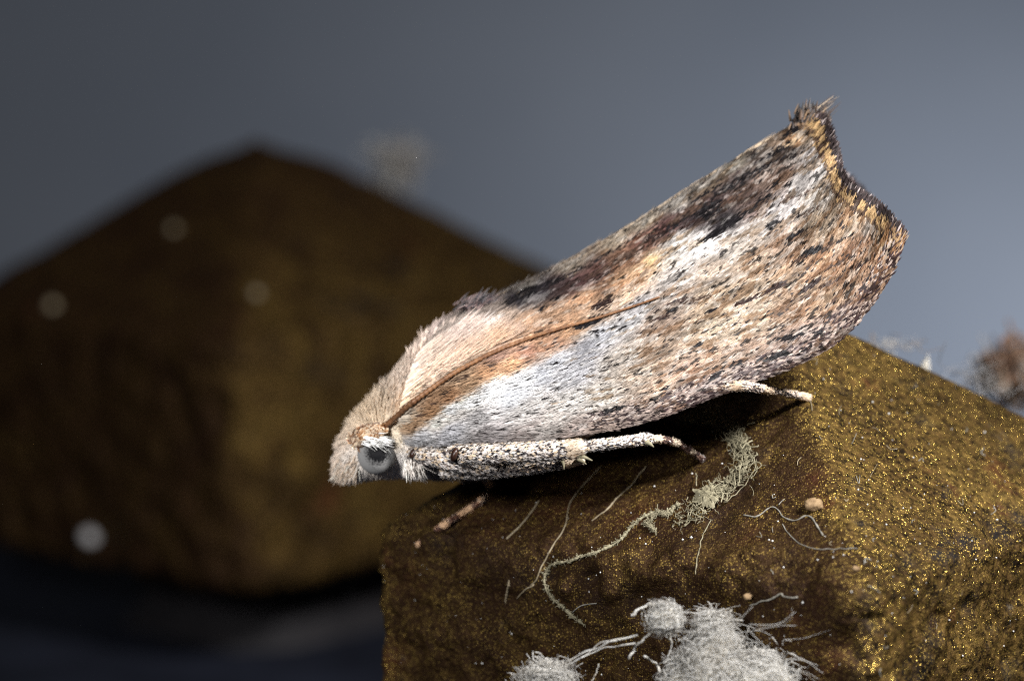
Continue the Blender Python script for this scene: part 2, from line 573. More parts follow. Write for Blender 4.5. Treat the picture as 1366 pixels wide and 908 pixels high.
for px, py, rad, ch in ((985, 655, .07, 0), (962, 700, .06, 0), (1003, 610, .045, 0), (972, 640, .05, 0), (790, 772, .06, 0), (735, 762, .05, 0), (850, 798, .06, 0), (800, 800, .05, 0),
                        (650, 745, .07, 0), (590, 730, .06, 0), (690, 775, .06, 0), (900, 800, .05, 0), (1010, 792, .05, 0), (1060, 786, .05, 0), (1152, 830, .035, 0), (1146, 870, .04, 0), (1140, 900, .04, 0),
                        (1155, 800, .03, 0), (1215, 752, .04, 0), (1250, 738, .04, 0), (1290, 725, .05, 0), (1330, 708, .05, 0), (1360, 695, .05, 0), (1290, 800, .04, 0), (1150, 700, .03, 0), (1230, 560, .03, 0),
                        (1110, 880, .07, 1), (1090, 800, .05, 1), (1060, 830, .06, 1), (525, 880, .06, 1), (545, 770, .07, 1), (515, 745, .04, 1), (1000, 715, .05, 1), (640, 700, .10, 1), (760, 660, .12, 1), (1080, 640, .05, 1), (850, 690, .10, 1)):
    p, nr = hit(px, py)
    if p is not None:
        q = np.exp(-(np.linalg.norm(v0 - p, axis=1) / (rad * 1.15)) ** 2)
        stain_shade[:, ch] = np.maximum(stain_shade[:, ch], q * (1.0 if ch == 0 else 0.7))
# shade on the cap's facet and side turned from the flash, painted darker
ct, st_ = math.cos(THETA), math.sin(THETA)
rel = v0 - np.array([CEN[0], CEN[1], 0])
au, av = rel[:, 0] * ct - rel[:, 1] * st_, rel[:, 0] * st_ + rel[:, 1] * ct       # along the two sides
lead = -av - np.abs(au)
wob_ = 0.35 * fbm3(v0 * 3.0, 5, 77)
stain_shade[:, 2] = np.clip((lead + wob_ + 0.02) / 0.14, 0, 1)
cap = mesh_np('cap', v0, f0, M_bronze, None, stain_shade, True)


def neck(c, theta, z1):
    h, z0 = 0.62, Z_LEDGE - 0.1
    g, zs = [], [z0, z0 + 0.12, z0 + 0.14, z1]
    for z, k in zip(zs, (1.15, 1.15, 1.0, 1.0)):
        for a in range(16):
            ph = a * math.pi / 8 + math.pi / 16
            r = (abs(math.cos(ph)) ** 8 + abs(math.sin(ph)) ** 8) ** (-1 / 8) * h * k
            g.append((c[0] + r * math.cos(ph - theta), c[1] + r * math.sin(ph - theta), z))
    return mesh_np('neck', g, grid_faces(4, 16, True), M_neck)


adopt(cap_root, cap, neck(CEN, THETA, ZE - HS + 0.02))
tag(cap_root, 'glittery bronze painted post cap that carries the moth', 'post', 'bronze post caps on the ledge')

AP2 = unproject(340, 164, 7.0)
CEN2 = (AP2[0], 7.0)
root2 = empty('post', (CEN2[0], CEN2[1], Z_LEDGE))
v2, f2 = cap_mesh('cap', CEN2, 0.78, 320, 110, 300, (), 1.27, 0.94, 10)
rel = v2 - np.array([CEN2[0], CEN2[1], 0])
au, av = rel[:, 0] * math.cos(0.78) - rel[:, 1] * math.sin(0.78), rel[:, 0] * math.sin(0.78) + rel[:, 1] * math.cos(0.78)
tint2 = np.zeros((len(v2), 3))
tint2[:, 2] = np.clip((-av - np.abs(au) + 0.7 * fbm3(v2 * 2.0, 5, 177) + 0.10) / 0.25, 0, 1)  # shade of the left faces painted into the colour
tint2[:, 2] = np.maximum(tint2[:, 2], 0.9 * np.clip((v2[:, 2] - ZE + 0.15) / 0.5, 0, 1))  # top slopes painted darker too
cap2 = mesh_np('cap', v2 + np.array([0, 0, AP2[2] - ZA]), f2, M_flakeless, None, tint2, True)
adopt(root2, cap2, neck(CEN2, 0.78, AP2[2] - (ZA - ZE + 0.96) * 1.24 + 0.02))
tag(root2, 'dark bronze post cap standing behind the moth, with nothing resting on it but dust', 'post', 'bronze post caps on the ledge')

# ------------------------------------------------------------------ the moth
moth = empty('moth', unproject(760, 615, 0.0))
tag(moth, 'furry cream and brown moth with roof-folded streaked wings on bronze post cap', 'moth')

# --- body: one skin from face to abdomen tip; (top px, bottom px, half width)
SECT = [(452, 608, 451, 624, 0.04), (464, 585, 461, 631, 0.11), (482, 563, 491, 633, 0.175), (499, 538, 525, 630, 0.21),
        (520, 510, 550, 627, 0.25), (545, 480, 590, 632, 0.30), (575, 447, 640, 631, 0.34), (618, 424, 700, 620, 0.355),
        (660, 415, 745, 600, 0.34), (720, 390, 800, 575, 0.30), (800, 352, 860, 545, 0.25), (880, 318, 920, 500, 0.18),
        (960, 300, 980, 450, 0.07)]
sc = curve([list(s) for s in SECT], 120)
NB = 72
ang = np.linspace(0, 2 * math.pi, NB, endpoint=False)
top3, bot3 = unproject(sc[:, 0], sc[:, 1], 0.0), unproject(sc[:, 2], sc[:, 3], 0.0)
mid3, half3 = (top3 + bot3) / 2, (top3 - bot3) / 2
body_grid = (mid3[:, None] + half3[:, None] * np.cos(ang)[None, :, None]
             + np.array([0, -1.0, 0])[None, None] * (sc[:, 4][:, None] * np.sin(ang)[None])[..., None])
bv = np.vstack([body_grid.reshape(-1, 3), mid3[:1], mid3[-1:]])
body = mesh_np('body', body_grid.reshape(-1, 3), grid_faces(120, NB, True), M_skin, None, None, True)


def grid_sample(G, iu, jv):
    """bilinear point and normal on a grid at fractional indices (v wraps)"""
    nu, nv = G.shape[:2]
    i, j = np.clip(np.floor(iu).astype(int), 0, nu - 2), np.floor(jv).astype(int)
    f, g = (iu - i)[:, None], (jv - j)[:, None]
    a, b, c, d = G[i, j % nv], G[i + 1, j % nv], G[i, (j + 1) % nv], G[i + 1, (j + 1) % nv]
    p = (a * (1 - f) + b * f) * (1 - g) + (c * (1 - f) + d * f) * g
    du, dv = (b - a) * (1 - g) + (d - c) * g, (c - a) * (1 - f) + (d - b) * f
    return p, norm(np.cross(dv, du)), norm(du)


def side_px(p):
    """pixel of the point, or of its mirror image on the near side"""
    q = p.copy()
    q[:, 1] = -np.abs(q[:, 1])
    return project(q)


FUR = [(448, 622, 222, 205, 190), (452, 600, 205, 188, 172), (460, 575, 200, 182, 162), (470, 550, 205, 186, 164), (470, 610, 232, 222, 212),
       (480, 635, 225, 220, 215), (500, 636, 225, 215, 205), (495, 560, 226, 205, 178), (488, 520, 190, 186, 182), (520, 500, 205, 188, 175),
       (505, 540, 226, 206, 182), (540, 468, 120, 110, 110), (556, 449, 62, 56, 60), (575, 436, 66, 56, 60), (530, 498, 216, 199, 183), (545, 482, 214, 196, 182), (565, 462, 208, 190, 178), (585, 450, 206, 188, 178), (515, 520, 220, 202, 184), (600, 424, 72, 60, 64), (632, 402, 52, 46, 54),
       (560, 480, 216, 194, 176), (600, 446, 220, 200, 188), (628, 438, 242, 232, 226), (600, 490, 214, 184, 160), (650, 440, 186, 160, 142),
       (640, 470, 208, 174, 144), (700, 430, 194, 154, 120), (560, 512, 226, 196, 172), (540, 545, 226, 196, 166), (530, 580, 235, 222, 200),
       (545, 590, 225, 215, 205), (540, 615, 205, 200, 196), (550, 632, 200, 196, 194), (580, 625, 120, 116, 116), (620, 634, 105, 100, 100),
       (680, 626, 90, 86, 86), (720, 620, 100, 92, 88), (505, 494, 186, 180, 178)]
# fur direction in the picture plane (x right, y up)
DIR = [(448, 625, -0.35, -0.9), (446, 600, -0.75, -0.65), (458, 575, -0.85, -0.1), (470, 552, -0.75, 0.5), (485, 545, -0.4, 0.9), (470, 610, -0.7, -0.6),
       (485, 636, -0.15, -1), (510, 636, 0.1, -1), (540, 628, 0.3, -0.9), (500, 520, 0.15, 1), (530, 500, 0.5, 0.85), (560, 480, 0.65, 0.75),
       (600, 450, 0.8, 0.6), (650, 430, 0.85, 0.52), (600, 490, 0.78, 0.6), (560, 515, 0.7, 0.7), (530, 545, 0.55, 0.75), (640, 470, 0.85, 0.5),
       (530, 575, 0.8, -0.1), (545, 600, 0.8, -0.4), (600, 632, 0.95, -0.2), (700, 620, 0.95, -0.1)]
EYE_PX = (503.5, 606.0)


def soften(C, sat=0.95, gain=1.0):
    g = C.mean(1, keepdims=True)
    C = np.maximum((g + (C - g) * sat) * gain, 0.003)
    return C * np.minimum(1, 0.84 / C.max(1, keepdims=True))


def clump(px, py, C, D, amount=0.14):
    j = 1 + amount * rng.normal(size=(len(C), 1))
    return np.clip(C * j, 0.004, 0.88)


def fur_on_body(n, u_max, length, width, skip_wing=True):
    iu = rng.random(n * 3) * u_max
    jv = rng.random(n * 3) * NB
    P, N, T = grid_sample(body_grid, iu, jv)
    cen = mid3[np.clip(iu.astype(int), 0, 119)]
    N = np.where(((P - cen) * N).sum(1, keepdims=True) < 0, -N, N)
    px = side_px(P)
    eye = np.hypot(px[:, 0] - EYE_PX[0], px[:, 1] - EYE_PX[1]) < 24
    under_antenna = (px[:, 0] > 546) & (px[:, 1] < 596) & (px[:, 1] > np.interp(px[:, 0], [545, 570, 600, 630, 660], [548, 524, 503, 486, 471]))
    ok = ~eye & (px[:, 0] < 655) & ~under_antenna
    P, N, px = P[ok][:n], N[ok][:n], px[ok][:n]
    d = shepard(px[:, 0], px[:, 1], DIR)
    d = norm(d)
    D3 = d[:, :1] * RIGHT0 + d[:, 1:] * np.array([0, 0, 1.0])
    # fold the hairs of the top and underside round the body
    D3 = D3 - N * (D3 * N).sum(1, keepdims=True) * 0.7
    jit = rng.normal(size=P.shape)
    face = np.clip((500 - px[:, :1]) / 25, 0, 1)
    lift = 0.02 + 0.40 * face
    cl = np.stack([noise2(px[:, 0] / 6 + k * 31, px[:, 1] / 6 + k * 17, 70 + k) - 0.5 for k in range(3)], 1)
    jit = jit + 3.0 * cl
    D0 = norm(norm(D3) + N * (lift + 0.25) + 0.17 * jit)
    D1 = norm(norm(D3) + N * 0.10 + 0.17 * jit + np.array([0, 0, -0.12]))
    C = lin(shepard(px[:, 0], px[:, 1], FUR, power=4.0), 1.0)
    C = soften(C, 1.0, 1.30)
    # pepper of dark scales
    dots = noise2(px[:, 0] * 0.16 + px[:, 1] * 0.1, px[:, 1] * 0.16, 5)
    dark = (dots > 0.83) & (px[:, 0] > 505) & (px[:, 0] < 640) & (px[:, 1] < 560)
    C[dark] = C[dark] * 0.35
    C = np.clip(C * np.minimum(1 + 0.13 * rng.normal(size=(len(C), 1)), 1.04), 0.004, 0.88)
    k = np.interp(px[:, 0], [445, 470, 500, 560, 640, 760], [0.62, 0.68, 0.58, 0.66, 0.8, 0.8])
    k = np.where(px[:, 1] > 590, np.minimum(k, 0.48), k)
    near_eye = np.hypot(px[:, 0] - EYE_PX[0], px[:, 1] - EYE_PX[1])
    k = k * np.clip((near_eye - 14) / 30, 0.35, 1)
    return P, D0, D1, length * k * (0.7 + 0.6 * rng.random(len(P))), width * (0.7 + 0.6 * rng.random(len(P))), C


fur_args = fur_on_body(17000, 78, 0.070, 0.0066)
fur = hairs('body_fur', *fur_args, M_fur, None)
P, D0, D1, Lh, Wh, C = fur_on_body(16000, 80, 0.036, 0.0)
Nf = norm(D0)
under = flakes('body_scale', P, D1, norm(D0 - D1 * (D0 * D1).sum(1, keepdims=True)), Lh, np.full(len(P), 0.011), 0.12, C * 0.9, M_fur, None)

# --- forewing: a patch between four traced edges, folded roof-like over the body
TOP = curve([(596, 428), (640, 408), (700, 380), (750, 354), (800, 327), (850, 298), (900, 266), (950, 235), (1000, 204), (1040, 181), (1066, 164), (1084, 150)], 240)
BOT = curve([(543, 592), (600, 592), (660, 590), (720, 586), (780, 578), (830, 570), (880, 557), (930, 537), (1000, 511), (1060, 487), (1110, 460),
             (1142, 432), (1172, 392), (1194, 352), (1208, 312)], 240)
BASE = curve([(596, 428), (562, 480), (545, 530), (540, 565), (543, 592)], 120)
TERM = curve([(1084, 150), (1104, 162), (1116, 196), (1128, 236), (1150, 258), (1182, 280), (1208, 312)], 120)


def wing_px(s, t):
    si, ti = np.linspace(0, 1, 240), np.linspace(0, 1, 120)
    out = []
    for k in range(2):
        a, b = np.interp(s, si, TOP[:, k]), np.interp(s, si, BOT[:, k])
        c, d = np.interp(t, ti, BASE[:, k]), np.interp(t, ti, TERM[:, k])
        bil = (TOP[0, k] * (1 - s) * (1 - t) + TOP[-1, k] * s * (1 - t) + BOT[0, k] * (1 - s) * t + BOT[-1, k] * s * t)
        out.append(a * (1 - t) + b * t + c * (1 - s) + d * s - bil)
    return out[0], out[1]


def wing_y(s, t):
    w = np.interp(s, [0, 0.15, 0.45, 0.75, 1.0], [0.285, 0.455, 0.54, 0.50, 0.44])
    tt = np.clip(t, 0, 1)
    g = 0.30 * np.sin(math.pi / 2 * tt ** 0.72) + 0.70 * tt ** 0.92
    base = np.clip(1 - s / 0.25, 0, 1)
    g = g * (1 - base) + base * np.sin(math.pi / 2 * tt ** 0.72)
    curl = -0.03 * np.clip((t - 0.88) / 0.12, 0, 1) ** 2
    wave = 0.012 * np.sin(t * 19 + s * 3) * s
    return -(0.012 + w * g + curl + wave)


def wing_pt(s, t):
    px, py = wing_px(s, t)
    return unproject(px, py, wing_y(s, t)), px, py


def wing_frame(s, t):
    e = 0.004
    P, px, py = wing_pt(s, t)
    Ps = wing_pt(s + e, t)[0] - wing_pt(s - e, t)[0]
    Pt = wing_pt(s, np.clip(t + e, 0, 1))[0] - wing_pt(s, np.clip(t - e, 0, 1))[0]
    N = norm(np.cross(Ps, Pt))
    N = np.where(N[:, 1:2] > 0, -N, N)
    return P, norm(Ps), N, px, py


WING = [
    (560, 495, 222, 198, 176), (575, 470, 222, 200, 182), (600, 452, 226, 208, 194), (630, 436, 226, 210, 198), (645, 452, 206, 180, 158), (605, 482, 218, 190, 166), (575, 508, 224, 196, 170), (548, 528, 226, 198, 168),
    (670, 424, 190, 165, 145), (655, 418, 176, 158, 146), (540, 560, 228, 212, 190),
    (550, 565, 190, 148, 104), (575, 550, 182, 132, 82), (600, 530, 190, 136, 86), (625, 515, 206, 162, 116), (650, 497, 196, 142, 92), (680, 490, 214, 160, 108),
    (700, 472, 168, 116, 88), (660, 478, 170, 128, 106), (720, 455, 200, 150, 110), (735, 468, 206, 150, 110), (610, 505, 200, 162, 122), (585, 530, 182, 136, 92),
    (585, 562, 250, 242, 232), (603, 547, 255, 250, 245), (632, 537, 255, 252, 248), (655, 522, 244, 244, 246), (562, 582, 228, 228, 232), (600, 577, 216, 216, 222),
    (640, 557, 206, 202, 202), (680, 530, 208, 211, 218), (720, 502, 214, 217, 226), (742, 482, 218, 221, 230), (700, 552, 190, 185, 182), (650, 582, 176, 168, 168),
    (700, 577, 160, 146, 141), (690, 510, 226, 228, 232),
    (780, 470, 168, 168, 176), (765, 500, 192, 192, 198), (800, 450, 184, 185, 192), (840, 430, 192, 190, 192), (760, 540, 206, 201, 196), (800, 530, 202, 192, 180),
    (850, 500, 184, 163, 142), (830, 480, 188, 175, 162), (880, 470, 174, 146, 120), (872, 430, 164, 138, 118), (900, 402, 166, 146, 130), (850, 410, 176, 172, 174),
    (900, 372, 192, 182, 175), (800, 570, 194, 168, 152), (850, 556, 178, 156, 145), (900, 536, 160, 135, 125), (950, 520, 146, 124, 118), (880, 520, 196, 165, 138),
    (770, 572, 190, 170, 160), (740, 560, 196, 186, 178), (920, 500, 176, 142, 118),
    (740, 422, 206, 160, 120), (780, 402, 216, 166, 120), (820, 381, 204, 152, 102), (850, 361, 214, 172, 126), (868, 350, 226, 184, 130), (800, 418, 216, 182, 152),
    (832, 400, 220, 184, 150), (700, 436, 204, 160, 122), (670, 452, 204, 168, 136), (640, 470, 208, 176, 146), (760, 440, 212, 160, 112), (700, 455, 196, 150, 112),
    (690, 402, 46, 42, 48), (720, 392, 52, 46, 52), (745, 384, 76, 58, 58), (770, 380, 92, 60, 58), (795, 368, 100, 68, 62), (830, 347, 134, 92, 66),
    (858, 328, 116, 74, 60), (888, 306, 98, 64, 60), (810, 385, 150, 110, 82), (870, 318, 120, 82, 66), (845, 352, 150, 106, 74),
    (700, 384, 120, 110, 100), (760, 356, 168, 150, 130), (820, 322, 182, 164, 140), (860, 298, 172, 158, 138), (900, 272, 150, 140, 128), (940, 246, 140, 130, 118), (980, 220, 150, 140, 124),
    (925, 292, 66, 52, 54), (950, 277, 78, 58, 56), (968, 300, 60, 54, 58), (1000, 265, 94, 74, 66), (1022, 242, 138, 112, 96), (985, 242, 76, 62, 58),
    (1040, 236, 128, 104, 90), (1050, 207, 76, 64, 60), (1056, 192, 214, 176, 128), (1072, 172, 92, 76, 62), (1040, 190, 120, 98, 78), (1010, 210, 74, 62, 54), (1000, 285, 118, 98, 92),
    (890, 341, 228, 218, 206), (906, 326, 242, 236, 230), (930, 331, 228, 224, 222), (960, 322, 206, 199, 196), (1000, 310, 190, 180, 172), (1040, 281, 180, 172, 170),
    (1072, 240, 180, 172, 168), (1086, 208, 168, 160, 156), (1092, 262, 170, 160, 150), (980, 330, 200, 186, 172),
    (950, 362, 190, 168, 147), (1000, 352, 188, 162, 136), (1050, 330, 184, 152, 126), (1100, 300, 178, 152, 122), (1140, 290, 186, 150, 110), (1168, 302, 150, 128, 108),
    (950, 402, 176, 150, 120), (1000, 402, 196, 173, 146), (1050, 380, 184, 148, 112), (1100, 350, 184, 142, 102), (1150, 330, 166, 124, 90), (1190, 320, 190, 148, 92),
    (950, 442, 196, 172, 142), (1000, 432, 202, 177, 148), (1050, 422, 184, 148, 116), (1100, 402, 184, 148, 112), (1150, 370, 176, 134, 98), (1180, 352, 176, 136, 100),
    (950, 482, 184, 152, 126), (1000, 472, 178, 146, 122), (1050, 455, 166, 140, 124), (1100, 436, 160, 135, 120), (1000, 500, 136, 116, 114), (1050, 480, 126, 108, 108), (1130, 430, 146, 120, 108)]
# dark marks: centre px, half length, half width, angle (degrees, up to the right), colour, strength
BLACK, MAROON, BROWN = (28, 24, 28), (58, 38, 34), (86, 62, 48)
MARKS = [(786, 432, 22, 7, 24, BLACK, .95), (806, 408, 14, 9, 30, MAROON, .85), (795, 410, 10, 3, 40, MAROON, .8), (968, 304, 34, 6.5, 34, BLACK, .95), (945, 284, 22, 13, 30, BLACK, .85),
         (920, 302, 16, 6, 30, MAROON, .7), (1030, 300, 11, 4, 22, BLACK, .9), (1025, 307, 4, 5, 60, BLACK, .9), (1060, 316, 13, 4.5, 28, BLACK, .95), (1082, 338, 14, 6, 26, BLACK, 1),
         (1064, 351, 12, 4, 34, BROWN, .8), (1080, 382, 15, 6, 36, MAROON, .95), (1036, 384, 13, 6, 24, MAROON, .9), (1010, 397, 16, 4, 22, MAROON, .85), (990, 406, 10, 4, 18, MAROON, .85),
         (1048, 453, 16, 5, 10, BLACK, .95), (1030, 476, 22, 6, 14, BLACK, .9), (980, 487, 9, 5, 22, BLACK, .95), (952, 504, 10, 4, 32, BLACK, .9), (966, 494, 9, 3, 24, BLACK, .8),
         (816, 547, 15, 3.4, 10, BLACK, .9), (806, 551, 3.5, 5, 80, BLACK, .8), (928, 462, 8, 3, 22, BLACK, .9), (929, 470, 5, 3, 10, BLACK, .95), (949, 417, 5, 3, 24, BLACK, .9),
         (893, 417, 8, 4, 16, BLACK, .8), (880, 428, 14, 4, 16, MAROON, .75), (905, 404, 16, 4, 20, MAROON, .6), (930, 402, 18, 4, 14, BROWN, .8), (1052, 460, 5, 3, 0, BLACK, .8), (1068, 447, 7, 3, 4, BLACK, .8),
         (738, 488, 5, 2.4, 10, BLACK, .9), (752, 495, 9, 2.4, 12, BLACK, .8), (728, 533, 5, 2.2, 5, BLACK, .8), (790, 445, 5, 3, 20, BLACK, .8), (803, 443, 5, 2.5, 26, BLACK, .85), (830, 440, 8, 2, 24, BLACK, .7),
         (873, 367, 4, 2, 30, BLACK, .8), (870, 535, 6, 3, 6, BLACK, .8), (852, 548, 5, 3, 0, BLACK, .7), (887, 520, 6, 3, 20, BLACK, .7), (1090, 445, 8, 3.5, 20, BLACK, .85), (1076, 463, 9, 4, 28, BLACK, .6),
         (742, 401, 5, 5, 20, BLACK, .85), (722, 416, 5, 4, 30, BLACK, .85), (1108, 330, 12, 3, 28, BROWN, .7), (1130, 318, 14, 3, 28, BLACK, .5), (1120, 352, 20, 3, 28, BROWN, .8), (1150, 338, 16, 3.5, 28, BLACK, .6),
         (1110, 378, 18, 3.5, 30, BROWN, .7), (1150, 356, 16, 4, 28, MAROON, .8), (1100, 410, 16, 3, 28, BROWN, .7), (1160, 388, 14, 5, 40, MAROON, .8), (1130, 405, 16, 3, 35, BROWN, .8), (1140, 420, 12, 4, 40, MAROON, .75),
         (1185, 350, 8, 5, 45, MAROON, .7), (1070, 400, 14, 3, 28, BROWN, .6), (1090, 425, 12, 3.4, 22, MAROON, .6), (1050, 250, 6, 4, 20, BLACK, .9), (1070, 262, 10, 3, 30, BROWN, .7), (1045, 272, 14, 3, 30, BROWN, .7),
         (1080, 285, 14, 3.5, 28, BROWN, .7), (1060, 292, 10, 3, 24, BLACK, .5), (1010, 275, 22, 4, 33, BLACK, .6), (1030, 252, 16, 4, 33, BLACK, .55), (1055, 212, 16, 4, 14, BLACK, .7),
         (770, 378, 26, 5, 28, MAROON, .75), (805, 362, 24, 5, 30, BROWN, .7), (800, 372, 18, 5, 26, MAROON, .6), (845, 340, 24, 7, 31, BROWN, .75), (880, 312, 26, 8, 32, MAROON, .65), (915, 288, 24, 8, 33, BROWN, .8), (905, 300, 20, 5, 33, BLACK, .55), (985, 262, 26, 8, 33, BROWN, .7), (975, 250, 30, 5, 33, BLACK, .7), (1010, 232, 28, 5, 33, BLACK, .65), (1035, 205, 28, 6, 30, BLACK, .7), (1060, 176, 20, 6, 35, BLACK, .75), (940, 262, 30, 3, 33, BLACK, .6), (850, 318, 40, 2.2, 31, BLACK, .6), (780, 358, 40, 2.2, 29, BLACK, .6),
         (690, 400, 26, 6, 32, BLACK, .9), (720, 388, 24, 5, 30, BLACK, .9), (745, 378, 16, 4, 30, BLACK, .7), (548, 553, 5, 2.4, 25, BROWN, .7), (566, 533, 6, 3, 32, BLACK, .9), (562, 553, 6, 3, 25, BROWN, .9),
         (594, 526, 6, 3, 24, BLACK, .85), (602, 509, 10, 3, 20, BROWN, .9), (620, 505, 7, 3, 18, BROWN, .85), (655, 493, 5, 11, 30, BROWN, .55), (585, 562, 2.5, 2.5, 0, BLACK, .8), (576, 541, 5, 2, 30, BROWN, .7)]


def wing_color(px, py, s, t):
    n = len(px)
    C = shepard(px, py, WING, 1.7, math.radians(28), 4.2)
    length = 470 + 230 * t
    x, y = s * length, t * 190.0
    # streaks that follow the scale rows
    st = noise2(x / 24 + 3, y / 1.9, 1) * 0.6 + noise2(x / 34, y / 6.0, 2) * 0.4
    rough = np.interp(px, [560, 700, 820, 900, 1200], [0.25, 0.55, 0.9, 1.1, 1.0])
    C = C * (1 + rough[:, None] * 0.62 * (st - 0.5)[:, None])
    warm = noise2(x / 22 + 9, y / 3.6, 3)
    ok = warm > np.interp(px, [720, 800, 880, 1000], [0.98, 0.80, 0.66, 0.60])
    C[ok] = C[ok] * A([0.80, 0.72, 0.62])
    pale = (noise2(x / 10, y / 2.6 + 40, 8) > 0.66) & (px > 690)
    C[pale] = C[pale] * 0.62 + 0.38 * A([232, 226, 220])
    dash = noise2(x / 14 + 50, y / 1.9 + 20, 4)
    thr = np.interp(px, [560, 690, 760, 880, 1000, 1200], [0.97, 0.93, 0.89, 0.83, 0.83, 0.82])
    dk = dash > thr
    C[dk] = C[dk] * 0.32 + 0.1 * A(BROWN)
    low = (t > 0.9) & (px > 780)                                # peppered costal margin
    r = rng.random(n)
    C[low & (r < 0.28)] = A((70, 50, 52))
    C[low & (r > 0.8)] = A((205, 180, 165))
    pep = (rng.random(n) < np.interp(px, [560, 700, 800, 1200], [0.006, 0.012, 0.03, 0.05]))
    C[pep] = A((52, 42, 44))
    for mx, my, ml, mw, ma, mc, ms in MARKS:
        a = math.radians(ma)
        dx, dy = px - mx, py - my
        u, v = (dx * math.cos(a) - dy * math.sin(a)) / (ml * 1.12), (dx * math.sin(a) + dy * math.cos(a)) / (mw * 0.72)
        q = u * u + v * v + 0.5 * (rng.random(n) - 0.5)
        hit_ = (q < 1) & (rng.random(n) < ms)
        C[hit_] = A(mc) * (0.8 + 0.4 * rng.random((int(hit_.sum()), 1)))
    # fringe: ochre row, then a dark ragged one
    fr = (1 - s) * length
    wob = 3.0 * (noise2(t * 40, t * 0 + 1.5, 6) - 0.5)
    och = (fr + wob < 27) & (t < 0.86)
    C[och] = A((216, 172, 104)) * (0.82 + 0.3 * rng.random((int(och.sum()), 1)))
    ln = och & (np.abs(fr - 24) < 2.0)
    C[ln] = A((120, 90, 62))
    bars = och & (noise2(t * 55 + 7, t * 0 + 3.3, 9) > 0.74)
    C[bars] = A((86, 62, 46))
    drk = fr + wob < np.interp(t, [0.8, 1.0], [9.5, 4.0])
    C[drk] = A((66, 52, 52)) * (0.6 + 0.8 * rng.random((int(drk.sum()), 1)))
    lite = drk & (rng.random(n) < 0.10)
    C[lite] = A((190, 170, 165))
    return soften(lin(np.clip(C, 3, 255)), 0.76, 0.76) * (1 + 0.18 * rng.normal(size=(n, 1)))


def make_wing(mirror, n):
    S, T = np.meshgrid(np.linspace(0, 0.985, 220), np.linspace(0, 1, 90), indexing='ij')
    P, px, py = wing_pt(S.ravel(), T.ravel())
    P0 = P + np.array([0, 0.012, 0])
    col = np.clip(wing_color(px, py, S.ravel(), T.ravel()), 0.004, 0.85)
    s = np.sqrt(rng.random(n) * (1 - 0.06) + 0.06) if False else rng.random(n) ** 0.86
    t = rng.random(n)
    order = np.argsort(s)
    s, t = s[order], t[order]
    e = 0.0035
    F, D, N, fx, fy = wing_frame(np.clip(s, 0, 1.0), t)
    C = np.clip(wing_color(fx, fy, s, t), 0.004, 0.88)
    jit = rng.normal(size=F.shape)
    D = norm(D + 0.06 * jit)
    N = norm(N + 0.15 * rng.normal(size=F.shape))
    Lf = np.interp(fx, [550, 700, 800, 1200], [0.046, 0.042, 0.032, 0.029]) * (0.7 + 0.6 * rng.random(n))
    Wf = np.interp(fx, [550, 700, 800, 1200], [0.0046, 0.0048, 0.0060, 0.0068]) * (0.75 + 0.5 * rng.random(n))
    end = s > 0.985
    Lf = np.where(end, 0.034 * (0.4 + 0.9 * rng.random(n)), Lf)
    F = F - D * (Lf * 0.5)[:, None] + N * 0.002
    if mirror:
        for q in (P0, F, D, N):
            q[:, 1] *= -1
    root = mesh_np('forewing', P0, grid_faces(220, 90), M_membrane, None, col, True)
    fl = flakes('wing_scale', F, D, N, Lf, Wf, 0.10 + 0.10 * rng.random(n), C, M_scale, root)
    return root


near_wing = make_wing(False, 120000)
far_wing = make_wing(True, 30000)
near_wing['label'] = 'streaked brown and silvery white left forewing'

# silky pale and dark hairs combed along the ridge where the two wings meet
n = 2600
s = rng.random(n) * 0.97
t = rng.random(n) ** 2 * 0.10
F, D, N, fx, fy = wing_frame(s, t)
pal = np.where(rng.random((n, 1)) < np.interp(fx, [640, 760, 900, 1000, 1060], [0.2, 0.5, 0.5, 0.4, 0.15])[:, None], A([[160, 142, 120]]), A([[56, 46, 42]]))
C = np.clip(lin(pal) * (0.7 + 0.6 * rng.random((n, 1))), 0.004, 0.8)
flip = rng.random(n) < 0.5
for q in (F, D, N):
    q[flip, 1] *= -1
ridge = hairs('ridge_hair', F, D + N * 0.05 + 0.04 * rng.normal(size=F.shape), D - N * 0.02, 0.05 + 0.10 * rng.random(n), np.full(n, 0.0048), C, M_fur, None)

# raised tufts: dark crest behind the thorax and the scale brush at the wing corner
def tuft(cx, cy, rx, ry, n, cols, dirx, diry, length, width=0.006, ymax=0.09, curl=0.5):
    px, py = cx + rx * rng.normal(size=n) * 0.5, cy + ry * rng.normal(size=n) * 0.5
    P = unproject(px, py, (rng.random(n) * 2 - 1) * ymax)
    D = np.array([dirx, 0, diry]) + 0.28 * rng.normal(size=(n, 3))
    D1 = D + curl * np.array([1.0, 0, -0.2])
    c = lin(A(cols)[rng.integers(0, len(cols), n)]) * (0.7 + 0.6 * rng.random((n, 1)))
    return P, D, D1, length * (0.6 + 0.7 * rng.random(n)), np.full(n, width), np.clip(c, 0.003, 0.8)


crest = hairs('crest_tuft', *tuft(640, 411, 24, 9, 1100, [(46, 40, 48), (28, 26, 32), (88, 68, 68), (108, 92, 90)], 0.75, 0.55, 0.046), M_fur, None)
brush = hairs('corner_brush', *tuft(1078, 168, 16, 14, 900, [(40, 32, 30), (26, 22, 22), (70, 54, 42), (92, 72, 52)], 0.30, 1.0, 0.036, 0.012, 0.05, 0.1), M_fur, None)

